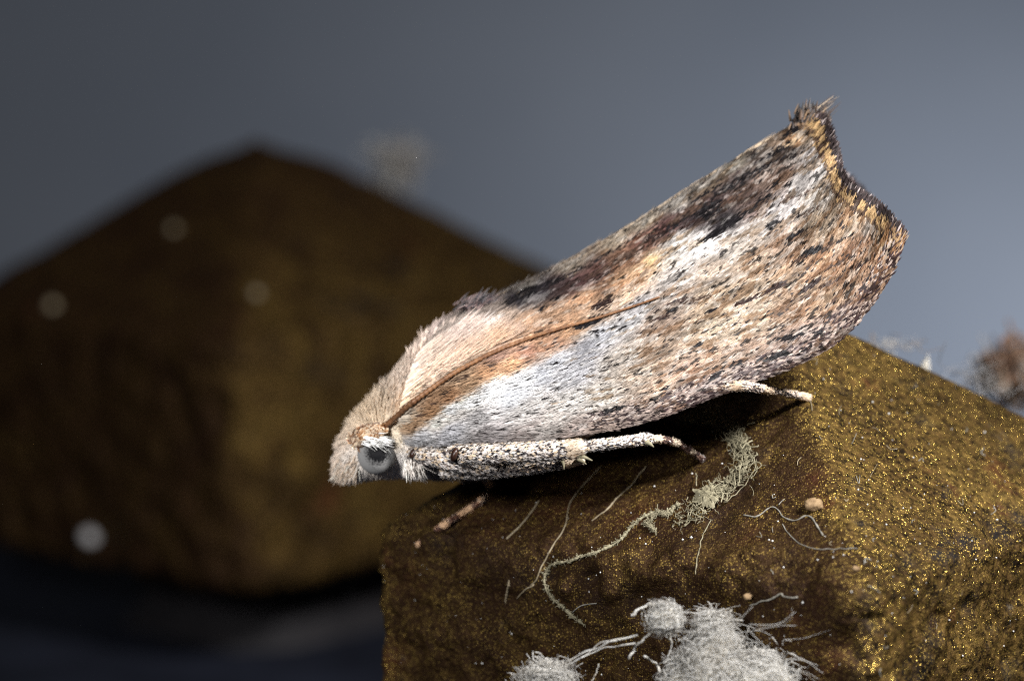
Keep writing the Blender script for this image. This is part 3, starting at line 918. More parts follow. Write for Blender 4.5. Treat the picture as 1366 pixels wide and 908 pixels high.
# silver-white hairs of the pale shoulder patch and the long tegula hairs over the antenna line
n = 4200
px = 503 + 187 * rng.random(n) ** 1.2
lo = np.interp(px, [503, 522, 545, 570, 600, 630, 660, 700], [566, 553, 534, 514, 494, 477, 462, 446])
hi = np.interp(px, [503, 522, 560, 600, 630, 660, 700], [535, 500, 466, 444, 444, 452, 440])
py = lo + (hi - lo) * rng.random(n)


def front_y(px, py):
    """depth of the near side of the body or wing at these pixels"""
    px, py = np.atleast_1d(A(px)), np.atleast_1d(A(py))
    half = body_grid[:, :NB // 2 + 1].reshape(-1, 3)
    S, T = np.meshgrid(np.linspace(0, 1, 160), np.linspace(0, 1, 60), indexing='ij')
    wp = wing_pt(S.ravel(), T.ravel())[0]
    best = np.full(len(px), 0.2)
    for cloud in (half, wp):
        q = project(cloud)
        for k in range(0, len(px), 200):
            d = np.hypot(q[None, :, 0] - px[k:k + 200, None], q[None, :, 1] - py[k:k + 200, None])
            j = d.argmin(1)
            y = np.where(d[np.arange(len(j)), j] < 9, cloud[j, 1], 0.2)
            best[k:k + 200] = np.minimum(best[k:k + 200], y)
    return best


yy = front_y(px, py)
P = unproject(px, py, yy - 0.004)
base = soften(lin(shepard(px, py, FUR, power=4.0))) * (0.8 + 0.4 * rng.random((n, 1)))
D = np.array([0.82, -0.10, 0.56]) + 0.08 * rng.normal(size=(n, 3))
teg = hairs('shoulder_hair', P, D, D + np.array([0.05, 0.18, -0.05]), (0.05 + 0.08 * rng.random(n)) * np.interp(px, [522, 600, 650, 690], [0.9, 1.2, 0.9, 0.6]), np.full(n, 0.0055), np.clip(base, 0.004, 0.85), M_fur, None)

# --- eyes
def eye_mat():
    mt, nt, b = new_mat('eye_grey')
    L = nt.links.new
    co = node(nt, 'ShaderNodeTexCoord').outputs['Object']
    n = node(nt, 'ShaderNodeTexNoise', Scale=160.0, Detail=2.0)
    L(co, n.inputs['Vector'])
    dist = node(nt, 'ShaderNodeVectorMath', operation='DISTANCE')
    L(co, dist.inputs[0])
    dist.inputs[1].default_value = (0.003, -0.062, 0.020)
    f = math_n(nt, 'ADD', dist.outputs['Value'], math_n(nt, 'MULTIPLY', math_n(nt, 'SUBTRACT', n.outputs['Fac'], 0.5), 0.045))
    c = ramp(nt, f, [(0.030, (0.003, 0.003, 0.004)), (0.052, (0.22, 0.22, 0.22)), (0.085, (0.29, 0.29, 0.29))])
    L(c, b.inputs['Base Color'])
    b.inputs['Roughness'].default_value = 0.6
    b.inputs['Specular IOR Level'].default_value = 0.12
    vo = node(nt, 'ShaderNodeTexVoronoi', Scale=230.0)
    L(co, vo.inputs['Vector'])
    bp = node(nt, 'ShaderNodeBump', Strength=0.25, Distance=0.002)
    L(vo.outputs['Distance'], bp.inputs['Height'])
    L(bp.outputs[0], b.inputs['Normal'])
    return mt


M_eye = eye_mat()
eyes = []
for sgn in (1, -1):
    c = unproject(EYE_PX[0], EYE_PX[1], -0.205)
    c[1] *= sgn
    th, ph = np.meshgrid(np.linspace(0.001, math.pi - 0.001, 28), np.linspace(0, 2 * math.pi, 40, endpoint=False), indexing='ij')
    r = 0.068
    g = np.stack([np.sin(th) * np.cos(ph), np.sin(th) * np.sin(ph) * 0.95, np.cos(th)], -1) * r
    o = mesh_np('eye', g.reshape(-1, 3), grid_faces(28, 40, True), M_eye, None, None, True)
    o.location = c
    if sgn < 0:
        o.rotation_euler = (0, 0, math.pi)
    eyes.append(o)

# --- antennae: furry base joint and a long ringed thread laid back along the wing
def antenna(sgn):
    pth = curve([(500, 577), (512, 569), (528, 556), (545, 541), (570, 522), (600, 501), (630, 484), (660, 469), (700, 453), (740, 440), (790, 426), (840, 410), (880, 396)], 260)
    yy = front_y(pth[:, 0], pth[:, 1]) - np.linspace(0.034, 0.018, 260)
    k = np.ones(31) / 31
    yy = np.convolve(np.pad(yy, 15, mode='edge'), k, mode='valid')
    P = unproject(pth[:, 0], pth[:, 1], yy)
    P[:, 1] *= sgn
    rad = np.linspace(0.0108, 0.0038, 260) * np.where(np.arange(260) % 4 < 2, 1.0, 0.86)
    flag = tube_mesh('antenna', P, rad, M_antenna, None, 8)
    sp = curve([(475, 590, 9), (484, 582, 11), (496, 577, 10), (506, 573, 7)], 30)
    Q = unproject(sp[:, 0], sp[:, 1], np.linspace(-0.215, -0.26, 30))
    Q[:, 1] *= sgn
    G, ring = tube(Q, sp[:, 2] / 390, 16)
    base = mesh_np('antenna_base', G.reshape(-1, 3), grid_faces(len(G), 16, True), M_antenna, flag, None, True)
    m_ = 1600
    iu, jv = rng.random(m_) * (len(G) - 2) + 0.5, rng.random(m_) * 16
    p, nn, tt = grid_sample(G, iu, jv)
    cen = G.mean(1)[np.clip(iu.astype(int), 0, len(G) - 1)]
    nn = np.where(((p - cen) * nn).sum(1, keepdims=True) < 0, -nn, nn)
    cc = lin(A([(196, 150, 106), (240, 222, 196), (120, 76, 50), (236, 214, 186)])[rng.integers(0, 4, m_)])
    flakes('antenna_scale', p, tt, nn, np.full(m_, 0.026), np.full(m_, 0.009), 0.3, cc, M_fur, base)
    return flag


ant = [antenna(1), antenna(-1)]

# white brow over the eye
n = 420
px, py = 482 + 30 * rng.random(n), 587 + 5 * rng.normal(size=n) * 0.5
P = unproject(px, py, -0.235 + 0.02 * rng.normal(size=n))
D = np.array([0.75, -0.5, -0.12]) + 0.16 * rng.normal(size=(n, 3))
brow = hairs('brow_hair', P, D, D + np.array([0.1, 0.5, -0.3]), 0.03 + 0.02 * rng.random(n), np.full(n, 0.0062), np.clip(lin([250, 246, 240]) * (0.8 + 0.4 * rng.random((n, 1))), 0, 0.86), M_fur, None)

# palps: a pointed tuft under the face
n = 1500
px, py = 452 + 26 * rng.random(n), 606 + 22 * rng.random(n)
P = unproject(px, py, -0.16 * rng.random(n) ** 0.7 * np.interp(px, [450, 480], [0.5, 1.1]))
P[rng.random(n) < 0.35, 1] *= -1
D = np.array([-0.42, -0.15, -0.85]) + 0.20 * rng.normal(size=(n, 3))
palps = hairs('palp_hair', P, D, D + np.array([-0.25, 0.05, -0.1]), 0.03 + 0.03 * rng.random(n), np.full(n, 0.0064), np.clip(lin(A([(236, 226, 214), (222, 200, 178), (205, 186, 166)])[rng.integers(0, 3, n)]) * (0.85 + 0.3 * rng.random((n, 1))), 0, 0.86), M_fur, None)

# --- legs
LEGCOL = A([(232, 226, 222), (30, 28, 34), (205, 196, 190), (60, 54, 58), (222, 200, 170), (110, 98, 92)])


def leg(name, path, bands=(), dark=0.34, n=2600, mirror=False, warm=0.0, foot=2.0):
    """path: (px, py, y, radius px); scales peppered black and white, pale bands"""
    n = int(n * 1.7)
    q = curve(path, 60)
    P = unproject(q[:, 0], q[:, 1], q[:, 2])
    if mirror:
        P[:, 1] *= -1
    G, _ = tube(P, q[:, 3] / 392 * 0.92, 14)
    o = mesh_np(name, G.reshape(-1, 3), grid_faces(len(G), 14, True), M_joint, None, None, True)
    iu, jv = rng.random(n) * (len(G) - 2.1) + 1, rng.random(n) * 14
    p, nn, tt = grid_sample(G, iu, jv)
    cen = G.mean(1)[np.clip(iu.astype(int), 0, len(G) - 1)]
    nn = np.where(((p - cen) * nn).sum(1, keepdims=True) < 0, -nn, nn)
    f = iu / len(G)
    w = np.array([0.30, dark * 0.62, 0.24, dark * 0.38, 0.12, 0.12])
    cc = LEGCOL[rng.choice(6, n, p=w / w.sum())]
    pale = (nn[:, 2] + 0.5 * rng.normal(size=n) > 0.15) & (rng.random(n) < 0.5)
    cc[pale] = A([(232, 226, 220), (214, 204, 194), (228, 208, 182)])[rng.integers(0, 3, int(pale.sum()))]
    ft = (f > foot) & (rng.random(n) < 0.85)
    cc[ft] = A([(74, 48, 42), (52, 34, 32), (120, 92, 78)])[rng.integers(0, 3, int(ft.sum()))]
    for b0, b1 in bands:
        inb = (f > b0) & (f < b1)
        cc[inb] = A((212, 194, 172)) * (0.9 + 0.15 * rng.random((int(inb.sum()), 1)))
    cc = lin(cc)
    cc = cc * (1 - warm * A([0.1, 0.32, 0.5]))
    r = np.interp(iu, np.arange(len(G)), np.r_[q[0, 3], q[:, 3], q[-1, 3]])
    Lf = np.clip(r / 12, 0.5, 1.0) * 0.020 * (0.7 + 0.6 * rng.random(n))
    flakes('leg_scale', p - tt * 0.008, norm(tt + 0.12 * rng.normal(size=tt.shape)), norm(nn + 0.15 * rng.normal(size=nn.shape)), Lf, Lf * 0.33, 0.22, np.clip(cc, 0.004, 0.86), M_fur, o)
    return o


def hy(px, py, lift=0.012):
    p, nrm = hit(px, py)
    return (p + nrm * lift)[1]


legs = []
legs.append(leg('leg', [(548, 606, -0.27, 9), (570, 607, -0.31, 12), (610, 615, -0.35, 13), (650, 623, -0.36, 10), (688, 626, -0.33, 7)], (), 0.36, 3000))
tip = hy(938, 612)
legs.append(leg('leg', [(602, 606, -0.44, 12), (640, 605, -0.50, 12.6), (700, 603, -0.55, 12.6), (750, 600, -0.58, 12), (773, 597, -0.59, 11), (783, 595, -0.59, 7), (800, 593, -0.59, 7.6), (835, 589, -0.58, 6.8),
                        (863, 585, -0.58 * 0.8 + tip * 0.2, 8), (869, 585, -0.58 * 0.7 + tip * 0.3, 5), (884, 586, -0.58 * 0.55 + tip * 0.45, 5.6), (888, 587, -0.58 * 0.5 + tip * 0.5, 4), (902, 590, -0.58 * 0.35 + tip * 0.65, 5.2), (906, 592, -0.58 * 0.3 + tip * 0.7, 3.6),
                        (919, 600, -0.58 * 0.15 + tip * 0.85, 4.8), (923, 602, -0.58 * 0.1 + tip * 0.9, 3.4), (938, 612, tip, 4)],
                ((0.44, 0.50), (0.755, 0.79), (0.83, 0.86), (0.905, 0.925)), 0.5, 5600, foot=0.79))
legs.append(leg('leg', [(590, 628, -0.26, 9), (640, 629, -0.32, 9), (700, 624, -0.40, 9), (750, 617, -0.45, 8), (778, 613, -0.46, 5)], ((0.85, 0.98),), 0.62, 3000))
tip = hy(1079, 531)
legs.append(leg('leg', [(900, 532, -0.5, 9), (950, 519, min(-0.5, tip - 0.2), 7), (985, 514, min(-0.52, tip - 0.2), 6.6), (1010, 517, min(-0.50, tip - 0.15), 6), (1032, 521, (tip - 0.5) / 2 - 0.03, 5.4), (1036, 522, (tip - 0.5) / 2, 4.2), (1064, 527, tip - 0.05, 5), (1079, 531, tip, 5.4)],
                ((0.42, 0.5), (0.62, 0.70), (0.9, 1.0)), 0.55, 2600, warm=0.35))
tA, tB, tC = hy(622, 682, 0.02), hy(597, 698, 0.015), hy(557, 727, 0.012)
legs.append(leg('leg', [(640, 628, 0.02, 6.5), (653, 645, 0.05, 6), (655, 656, 0.07, 5.5), (642, 668, min(0.08, tA), 5.5), (622, 681, tA, 4.6), (597, 697, tB, 5), (575, 712, (tB + tC) / 2, 4.5), (557, 727, tC, 4)],
                ((0.12, 0.3), (0.42, 0.56), (0.66, 0.72), (0.94, 1.0)), 0.60, 2200, warm=0.9, foot=0.36))  # brown leg; the shadow it stands in is painted into its scales
# far middle leg, mostly hidden under the body
legs.append(leg('leg', [(640, 606, -0.46, 13), (720, 603, -0.54, 14), (776, 597, -0.58, 11), (835, 589, -0.58, 8)], (), 0.42, 1600, mirror=True))

# dark joint sockets at the leg roots and small spurs
def pit(px, py, y, rx, rz):
    th, ph = np.meshgrid(np.linspace(0.01, math.pi - 0.01, 14), np.linspace(0, 2 * math.pi, 18, endpoint=False), indexing='ij')
    g = np.stack([np.sin(th) * np.cos(ph) * rx, np.sin(th) * np.sin(ph) * 0.02, np.cos(th) * rz], -1)
    g = g @ np.array([[0.94, 0, -0.34], [0, 1, 0], [0.34, 0, 0.94]])
    return mesh_np('joint', (unproject(px, py, y) + g).reshape(-1, 3), grid_faces(14, 18, True), M_joint, None, None, True)


joints = [pit(550, 605, -0.305, 0.010, 0.018), pit(606, 606, -0.492, 0.012, 0.024)]
spurs = []
for x0, y0, x1, y1, yy in ((770, 606, 790, 614, -0.60), (748, 612, 752, 626, -0.48), (770, 612, 782, 619, -0.48), (862, 589, 872, 596, -0.55), (716, 622, 722, 630, -0.43), (690, 628, 700, 634, -0.40)):
    sp = curve([(x0, y0), ((x0 + x1) / 2 + 1, (y0 + y1) / 2), (x1, y1)], 8)
    spurs.append(tube_mesh('spur', unproject(sp[:, 0], sp[:, 1], yy), np.linspace(0.011, 0.002, 8), M_web, None, 6))
# throat bristles
n = 260
px, py = 538 + 24 * rng.random(n), 612 + 8 * rng.random(n)
P = unproject(px, py, -0.30 + 0.04 * rng.random(n))
D = np.array([0.05, -0.2, -1.0]) + 0.3 * rng.normal(size=(n, 3))
throat = hairs('throat_hair', P, D, D + np.array([0.1, 0.2, 0]), 0.035 + 0.03 * rng.random(n), np.full(n, 0.0055), np.clip(lin([236, 228, 220]) * (0.7 + 0.4 * rng.random((n, 1))), 0, 0.86), M_fur, None)
adopt(moth, body, fur, under, near_wing, far_wing, ridge, crest, brush, teg, brow, throat, palps, *eyes, *ant, *legs, *joints, *spurs)
adopt(body, fur, under, teg, crest, throat, brow, palps)

# ------------------------------------------------------------------ webs, fibres and dust
def on_cap(pts, n, lift=0.006, wob=0.0):
    """curve traced over the near cap's surface"""
    q = curve(pts, n)
    if wob:
        k = np.linspace(0, 1, n)
        q = q + wob * np.stack([noise2(k * 14 + pts[0][0], k * 0 + 0.5, 11) - 0.5, noise2(k * 14 + pts[0][1], k * 0 + 7.5, 12) - 0.5], 1)
    out = []
    for x, y in q:
        p, nr = hit(x, y)
        if p is not None:
            out.append(p + nr * lift)
    return A(out)


def multi(name, tubes, mat, sides=5, parent=None):
    vs, fs, off = [], [], 0
    for path, r in tubes:
        if len(path) < 3:
            continue
        g, _ = tube(path, np.broadcast_to(A(r), (len(path),)), sides)
        vs.append(g.reshape(-1, 3))
        fs.append(grid_faces(g.shape[0], sides, True) + off)
        off += g.shape[0] * sides
    return mesh_np(name, np.vstack(vs), np.vstack(fs), mat, parent, None, True)


def lump(centre, rx, ry, rz, seed, amp=0.35, res=(26, 40), freq=3.0):
    th, ph = np.meshgrid(np.linspace(0.01, math.pi - 0.01, res[0]), np.linspace(0, 2 * math.pi, res[1], endpoint=False), indexing='ij')
    d = np.stack([np.sin(th) * np.cos(ph), np.sin(th) * np.sin(ph), np.cos(th)], -1)
    k = 1 + amp * 2 * fbm3(d * freq + seed, 5, seed)
    return (A(centre) + d * k[..., None] * A([rx, ry, rz])).reshape(-1, 3), grid_faces(res[0], res[1], True)


def cord(name, pts, r_px, mat, label, cat, group=None, n=70, lumpy=0.5, wob=4, lift=0.6):
    """a strand laid on the cap; thick ones are crusted with short silk ends and grit"""
    if r_px < 1.6:
        p = on_cap(pts, n, r_px / 390 * lift, wob)
        k = np.linspace(0, 30, len(p))
        r = r_px / 390 * 0.8 * (1 + lumpy * 2 * (noise2(k * 0.9 + pts[0][0], k * 0, 31) - 0.5))
        return tag(tube_mesh(name, p, r, mat, None, 6), label, cat, group)
    p = on_cap(pts, n * 3, r_px / 390 * lift, wob)
    k = np.linspace(0, 30, len(p))
    r = r_px / 390 * 0.62 * (0.35 + 1.3 * noise2(k * 2.1 + pts[0][0], k * 0, 31)) * (0.6 + 0.8 * noise2(k * 11, k * 0 + 3, 32))
    tubes = [(p, r)]
    for q in range(int(n * 2.2)):
        i = rng.integers(1, len(p) - 2)
        c = p[i] + rng.normal(size=3) * r_px / 390 * 0.45
        w = norm(rng.normal(size=(2, 3)) + norm(p[i + 1] - p[i - 1]) * 0.9) * r_px / 390 * (0.8 + 1.6 * rng.random())
        w[:, 1] *= 0.6
        tubes.append((curve([c - w[0], c, c + w[1]], 6), (0.10 + 0.22 * rng.random() ** 2) * r_px / 390))
    return tag(multi(name, tubes, mat), label, cat, group)


cord('cobweb', [(878, 682), (850, 697), (828, 718), (800, 735), (775, 744), (756, 749), (738, 753), (729, 764), (728, 780), (738, 797), (755, 812), (770, 824), (782, 833)], 2.7, M_web,
     'thick grey dusty web cord looping round two gold bumps', 'web', None, 110, 0.6, 5)
cord('cobweb', [(904, 676), (890, 686), (873, 688), (866, 700), (872, 712)], 4.0, M_web, 'knotted pale web lump hooked below the tangled web', 'web', None, 50, 0.8, 8)
cord('thread', [(802, 622), (776, 650), (760, 672), (754, 700), (738, 728), (724, 750), (716, 772), (708, 782)], 1.3, M_fibre, 'long thin pale thread hanging from under the moth down the dark slope', 'thread', None, 60, 0.3, 3)
cord('thread', [(862, 622), (846, 642), (830, 660), (808, 680), (790, 696)], 1.3, M_fibre, 'brownish thread slanting down from beside the middle leg', 'thread', None, 40, 0.5, 4)
cord('thread', [(720, 668), (708, 685), (694, 702), (676, 719)], 1.5, M_fibre, 'short straight tan fibre on the dark slope under the belly', 'fibre', None, 24, 0.2, 0)
cord('thread', [(712, 780), (700, 787), (690, 798)], 1.2, M_fibre, 'tiny curled fibre end at the dark cap edge', 'fibre', None, 16, 0.3, 2)
cord('thread', [(764, 816), (774, 808), (786, 805), (796, 804)], 0.9, M_webgrey, 'hair-thin curved fibre beside the grey web cord', 'fibre', None, 20, 0.1, 0)
cord('thread', [(680, 774), (677, 790), (675, 802)], 1.7, M_fibre, 'stubby upright fibre on the cap side below the dark edge', 'fibre', None, 14, 0.2, 0)
cord('web_strand', [(948, 694), (940, 710), (934, 728), (930, 748), (928, 765)], 0.9, M_web, 'pale strand dropping from the tangled web', 'web', None, 34, 0.5, 3)
cord('web_strand', [(992, 688), (1010, 690), (1024, 680), (1034, 676), (1044, 688), (1060, 694), (1080, 690), (1092, 702), (1100, 714)], 1.2, M_webgrey, 'loose grey strand stretching from the web towards the tan crumb', 'web', None, 60, 0.6, 5)
cord('web_strand', [(1044, 700), (1060, 720), (1080, 730), (1110, 732), (1145, 731)], 0.7, M_webgrey, 'fine grey strand along the slope below the crumb', 'web', None, 40, 0.3, 4)
cord('web_strand', [(1000, 806), (1025, 800), (1040, 792), (1052, 797), (1064, 796)], 1.4, M_webgrey, 'bright grey strand along the cap edge above the white fluff', 'web', None, 40, 0.5, 4)

# tangled web on the ridge near the middle foot
tb = []
spine = curve([(922, 556), (945, 556), (968, 566), (982, 585), (994, 605), (996, 622), (985, 640), (965, 652), (945, 668), (930, 684), (905, 700)], 90)
for k in range(520):
    i = rng.integers(2, 88)
    c = spine[i] + rng.normal(size=2) * (7, 6.5)
    a = rng.random() * 6.28
    l = 3 + 16 * rng.random() ** 2
    e = c + np.array([math.cos(a), math.sin(a)]) * l
    mdl = (c + e) / 2 + rng.normal(size=2) * l * 0.3
    p = on_cap([tuple(c), tuple(mdl), tuple(e)], 8, 0.003 + 0.022 * rng.random(), 2)
    tb.append((p, (0.25 + 0.9 * rng.random() ** 4) / 390))
for k in range(9):
    sp = spine[rng.integers(0, 20):90 - rng.integers(0, 20)] + rng.normal(size=2) * 6
    sp = sp[::10]
    tb.append((on_cap([tuple(x) for x in sp], 90, 0.012, 16), (0.3 + 0.6 * rng.random()) / 390))
for k in range(160):                                            # grit caught in it
    c = spine[rng.integers(0, 90)] + rng.normal(size=2) * 6
    p, nr = hit(*c)
    w = norm(rng.normal(size=3)) * (0.4 + 1.6 * rng.random() ** 2) / 390
    tb.append((A([p - w, p + nr * 0.006, p + w + nr * 0.004]), (0.5 + 1.2 * rng.random() ** 2) / 390))
web = multi('cobweb', tb, M_web)
tag(web, 'tangled greenish grey cobweb beside the moth\'s middle foot', 'cobweb')
# its two flat patches of matted silk
for nm, cxp, cyp, rr_, asp in (('silk_patch', 944, 664, 17, 0.7), ('silk_patch', 918, 560, 10, 0.5)):
    ring_n, rad_n = 40, 9
    vs = []
    for j in range(rad_n):
        for i in range(ring_n):
            a = i * 2 * math.pi / ring_n
            rad = (j + 0.02) / (rad_n - 1) * rr_ * (0.7 + 0.75 * float(noise2(A(i * 0.9 if i < 20 else (40 - i) * 0.9), A(cxp * 1.0), 21)))
            p, nr = hit(cxp + rad * math.cos(a), cyp + asp * rad * math.sin(a))
            vs.append(p + nr * (0.016 * (1 - j / (rad_n - 1)) + 0.004 + 0.012 * float(noise2(A(rad * 0.4), A(i * 0.6), 5))))
    o = mesh_np(nm, vs, grid_faces(rad_n, ring_n, True), M_web, None, None, True)
    adopt(web, o)

# white fluff on the cap's near side
p0, n0_ = hit(965, 850)
flc = p0 + np.array([0, -0.20, -0.02])
fluff = empty('fluff', flc)


def matted(centre, rx, ry, rz, seed, cone, n_fib, r_fib, rag=0.34):
    """a matted lump, narrower towards its top, with silk lying along its surface"""
    v, f = lump((0, 0, 0), 1, 1, 1, seed, 0.34, (130, 180), 2.6)
    k = 1 - cone * np.clip((v[:, 2:3] + 0.6) / 1.7, 0, 1)
    v = np.hstack([v[:, :1] * k, v[:, 1:2] * k, v[:, 2:3]])
    fold = fbm3(v * 5.0 + seed, 5, seed + 3)
    v = v * (1 + rag * fold + 0.05 * fbm3(v * 19.0, 3, seed + 8))[:, None]
    tubes = []
    shell = A(centre) + v * A([rx, ry, rz])
    v = A(centre) + v * A([rx, ry, rz]) * 0.80
    for i in rng.integers(0, len(v), n_fib * 4):
        c = A(centre) + (shell[i] - A(centre)) * (0.74 + 0.30 * rng.random())
        out = norm((c - A(centre)) / A([rx, ry, rz]))
        w = rng.normal(size=(3, 3))
        w = norm(w - out * (w @ out)[:, None] * 0.75) * (0.02 + 0.035 * rng.random()) * min(1.0, rx / 0.11)
        c = c + out * rx * 0.03 * rng.random()
        tubes.append((curve([c - w[0], c, c + w[1], c + w[1] + w[2]], 8), r_fib * (0.5 + rng.random() ** 2)))
    return v, f, tubes


tb, cv, cf = [], [], []
for (lx_, ly_, rx_, ry_, rz_, sd, cn, nf_) in ((952, 876, 0.115, 0.16, 0.135, 5, 0.55, 420), (1015, 905, 0.14, 0.14, 0.085, 25, 0.3, 320), (908, 910, 0.08, 0.10, 0.08, 35, 0.4, 220), (962, 915, 0.19, 0.16, 0.10, 45, 0.3, 300)):
    v, f, t2 = matted(unproject(lx_, ly_, flc[1] + 0.03), rx_, ry_, rz_, sd, cn, nf_, 0.0011)
    cf.append(f + sum(len(q) for q in cv))
    cv.append(v)
    tb += t2
v, f = np.vstack(cv), np.vstack(cf)
for k in range(34):                                             # loose long silk over and round it
    a = A([880 + 190 * rng.random(), 830 + 75 * rng.random()])
    st = A([18 + 40 * rng.random(), 12 * rng.normal()])
    q = curve([tuple(a), tuple(a + st * 0.5 + rng.normal(size=2) * 9), tuple(a + st + rng.normal(size=2) * 8)], 20)
    tb.append((unproject(q[:, 0], q[:, 1], flc[1] - 0.13 + 0.1 * rng.random()), 0.0005 + 0.0007 * rng.random()))
core = mesh_np('core', v, f, M_fluff, None, None, True)
v, f, t2 = matted(unproject(886, 824, flc[1]), 0.062, 0.04, 0.046, 8, 0.2, 120, 0.0011, 0.9)
knot = mesh_np('knot', v, f, M_fluff, None, None, True)
tb += t2
yv = flc[1] - 0.02
for pts, r in (([(872, 838), (858, 852), (846, 866), (838, 878)], 3.4), ([(890, 842), (895, 862), (888, 884), (900, 912)], 3.0), ([(860, 876), (874, 884), (880, 896)], 3.2),
               ([(850, 848), (824, 852), (790, 866), (760, 880), (735, 895), (700, 912)], 2.6), ([(848, 856), (815, 862), (785, 872), (752, 890), (740, 912)], 2.0),
               ([(840, 850), (800, 858), (770, 880), (720, 900), (680, 912)], 1.5), ([(842, 822), (852, 812), (866, 806), (880, 806)], 4.6), ([(938, 835), (915, 850), (898, 880), (884, 910)], 2.4),
               ([(800, 884), (795, 896), (788, 910)], 1.6), ([(1030, 850), (1050, 868), (1070, 880), (1100, 900)], 1.6)):
    q = curve(pts, 40)
    k = np.linspace(0, 9, 40)
    q = q + 3.0 * np.stack([noise2(k + pts[0][0], k * 0, 51) - 0.5, noise2(k + pts[0][1], k * 0, 52) - 0.5], 1)
    tb.append((unproject(q[:, 0], q[:, 1], yv + 0.10 * noise2(k * 0.5, k * 0 + pts[0][0], 53)), r / 400 * 0.42 * (0.7 + 0.6 * noise2(k * 2, k * 0, 54))))
v, f, t2 = matted(unproject(728, 908, yv + 0.05), 0.10, 0.05, 0.05, 15, 0.5, 320, 0.0011, 0.9)
trail = mesh_np('trail', v, f, M_fluff, None, None, True)
tb += t2
fib = tag(multi('fibre', tb, M_fluff), kind='stuff')
adopt(fluff, core, knot, fib, trail)
tag(fluff, 'matted white fluff with trailing fibres stuck to the side of the near cap', 'fluff')

# crumbs
def crumb(px, py, r, mat, label, cat='crumb', seed=1, group=None, name='crumb'):
    p, nr = hit(px, py)
    v, f = lump(p + nr * r * 0.4, r, r * 0.8, r * 0.7, seed, 0.45, (14, 20), 2.5)
    return tag(mesh_np(name, v, f, mat, None, None, True), label, cat, group)


crumb(1088, 676, 0.030, M_crumb, 'small tan crumb lying on the gold slope below the hind foot', seed=3)
crumb(1000, 794, 0.018, M_crumb, 'tiny yellowish crumb on the cap edge above the white fluff', seed=9)
crumb(1141, 760, 0.013, M_crumb, 'tiny tan chip at the front corner of the near cap', seed=12)

# loose short fibres strewn over the gold slope
LB = 'short pale fibre lying on the glittery gold of the near cap'
for k in range(34):
    for _ in range(30):
        x, y = 960 + 400 * rng.random(), 480 + 420 * rng.random()
        p, nr = hit(x, y)
        if p is not None and not (800 < x < 1090 and y > 780):
            break
    a, l = rng.random() * 6.28, 5 + 16 * rng.random() ** 2
    b = rng.normal() * 4
    pts = [(x, y), (x + math.cos(a) * l / 2 - math.sin(a) * b, y + math.sin(a) * l / 2 + math.cos(a) * b), (x + math.cos(a) * l, y + math.sin(a) * l)]
    pa = on_cap(pts, 10, 0.004)
    if len(pa) > 4:
        tag(tube_mesh('fibre', pa, np.full(len(pa), 0.0008 + 0.0009 * rng.random()), M_webgrey if k % 3 else M_fibre, None, 5), LB, 'fibre', 'loose fibres on the near cap')

# fine dust specks over the near cap
vs, fs, off = [], [], 0
for k in range(260):
    x, y = 510 + 856 * rng.random(), 470 + 438 * rng.random()
    p, nr = hit(x, y)
    if p is None:
        continue
    r = 0.0014 + 0.0034 * rng.random() ** 3
    d = A([(1, 0, 0), (0, 1, 0), (-1, 0, 0), (0, -1, 0), (0, 0, 1.0), (0, 0, -1.0)]) * r * (0.6 + 0.8 * rng.random((6, 1)))
    vs.append(p + nr * r * 0.5 + d)
    fs.append(A([(0, 1, 4), (1, 2, 4), (2, 3, 4), (3, 0, 4), (1, 0, 5), (2, 1, 5), (3, 2, 5), (0, 3, 5)]) + off)
    off += 6
tag(mesh_np('dust', np.vstack(vs), np.vstack(fs).astype(int), M_dust), 'fine pale dust specks scattered over the near bronze cap', 'dust', None, 'stuff')

# flake and wisps standing on the far edge of the near cap
fl3 = unproject(1236, 492, 0.75)
g = []
for z, w, dx in ((-0.04, 0.02, 0.0), (0.0, 0.034, -0.012), (0.035, 0.026, -0.004), (0.06, 0.011, 0.006), (0.088, 0.003, 0.010)):
    for a in range(10):
        th_ = a * math.pi / 5
        g.append(fl3 + 0.62 * A([dx + w * math.cos(th_), 0.010 * math.sin(th_), z]))
o = mesh_np('flake', g, grid_faces(5, 10, True), M_fluff, None, None, True)
tag(o, 'pointed white flake standing on the far edge of the near cap', 'flake')


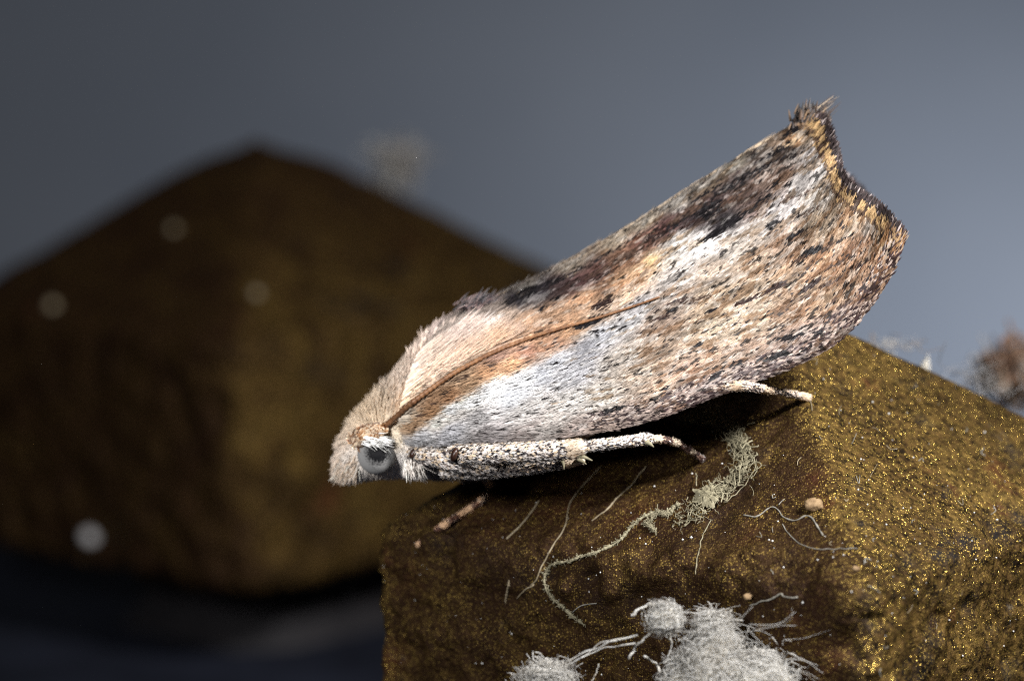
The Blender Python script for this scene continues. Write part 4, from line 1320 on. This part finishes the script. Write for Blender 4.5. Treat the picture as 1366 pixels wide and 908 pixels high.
def wisps(cx, cy, y, n, sx, sy, lo, hi, r, mat_, name, cols):
    vs, fs, cs, off = [], [], [], 0
    for k in range(n):
        c = unproject(cx + sx * rng.normal(), cy + sy * rng.normal(), y + 0.12 * rng.normal())
        w = norm(rng.normal(size=(3, 3))) * (lo + (hi - lo) * rng.random())
        p = curve([c - w[0], c, c + w[1], c + w[1] + w[2]], 12)
        gg, _ = tube(p, np.full(12, r * (0.5 + rng.random())), 5)
        vs.append(gg.reshape(-1, 3))
        fs.append(grid_faces(14, 5, True) + off)
        cs.append(np.repeat(lin(A(cols)[rng.integers(0, len(cols))])[None], 70, 0))
        off += 70
    return mesh_np(name, np.vstack(vs), np.vstack(fs), mat_, None, np.vstack(cs), True)


o = wisps(1352, 500, 2.4, 420, 16, 17, 0.03, 0.08, 0.005, M_brownclump, 'dust_clump', [(124, 104, 88), (88, 74, 62), (108, 82, 66), (140, 136, 130), (70, 60, 54)])
tag(o, 'brown fuzzy clump of fibres behind the right slope of the near cap', 'clump')
o = wisps(1285, 510, 1.0, 34, 36, 10, 0.05, 0.12, 0.0011, M_brownclump, 'cobweb', [(140, 140, 142), (105, 104, 104)])
tag(o, kind='stuff')
tag(o, 'thin grey cobweb wisps along the far right edge of the near cap', 'cobweb')
o = wisps(1188, 462, 0.8, 22, 20, 4, 0.03, 0.07, 0.0011, M_brownclump, 'cobweb', [(150, 146, 140), (110, 96, 84)])
tag(o, kind='stuff')
tag(o, 'faint wisps of cobweb between the wing and the white flake', 'cobweb')

# pale flecks on the far cap
LB2 = ['round white fleck high on the left slope of the dark cap behind the moth', 'largest white fleck, low on the left side face of the dark cap behind the moth',
       'tan fleck near the left end of the dark rear cap\'s slope', 'tan fleck on the middle ridge of the dark rear cap']
B2 = BVHTree.FromPolygons([tuple(p + np.array([0, 0, AP2[2] - ZA])) for p in v2], f2.tolist())
for k, (x, y, r) in enumerate(((232, 306, 0.026), (120, 716, 0.046), (70, 408, 0.032), (342, 392, 0.026))):
    d = FWD + RIGHT * ((x - CX) / FPX) - UP * ((y - CY) / FPX)
    loc, nor, _, _ = B2.ray_cast(Vector(CAM), Vector(d).normalized())
    if loc is None:
        continue
    v, f = lump(A(loc), r, r, r, 60 + k, 0.4, (12, 16), 2.0)
    tag(mesh_np('dust_fleck', v, f, M_fleck if k == 1 else M_fibre, None, None, True), LB2[k], 'dust', 'dust flecks on the far cap')
o = wisps(532, 222, 7.3, 60, 13, 15, 0.05, 0.11, 0.006, M_brownclump, 'dust_clump', [(150, 148, 144), (126, 122, 118)])
tag(o, 'pale blurred clump of fluff on the right slope of the cap behind the moth', 'clump')
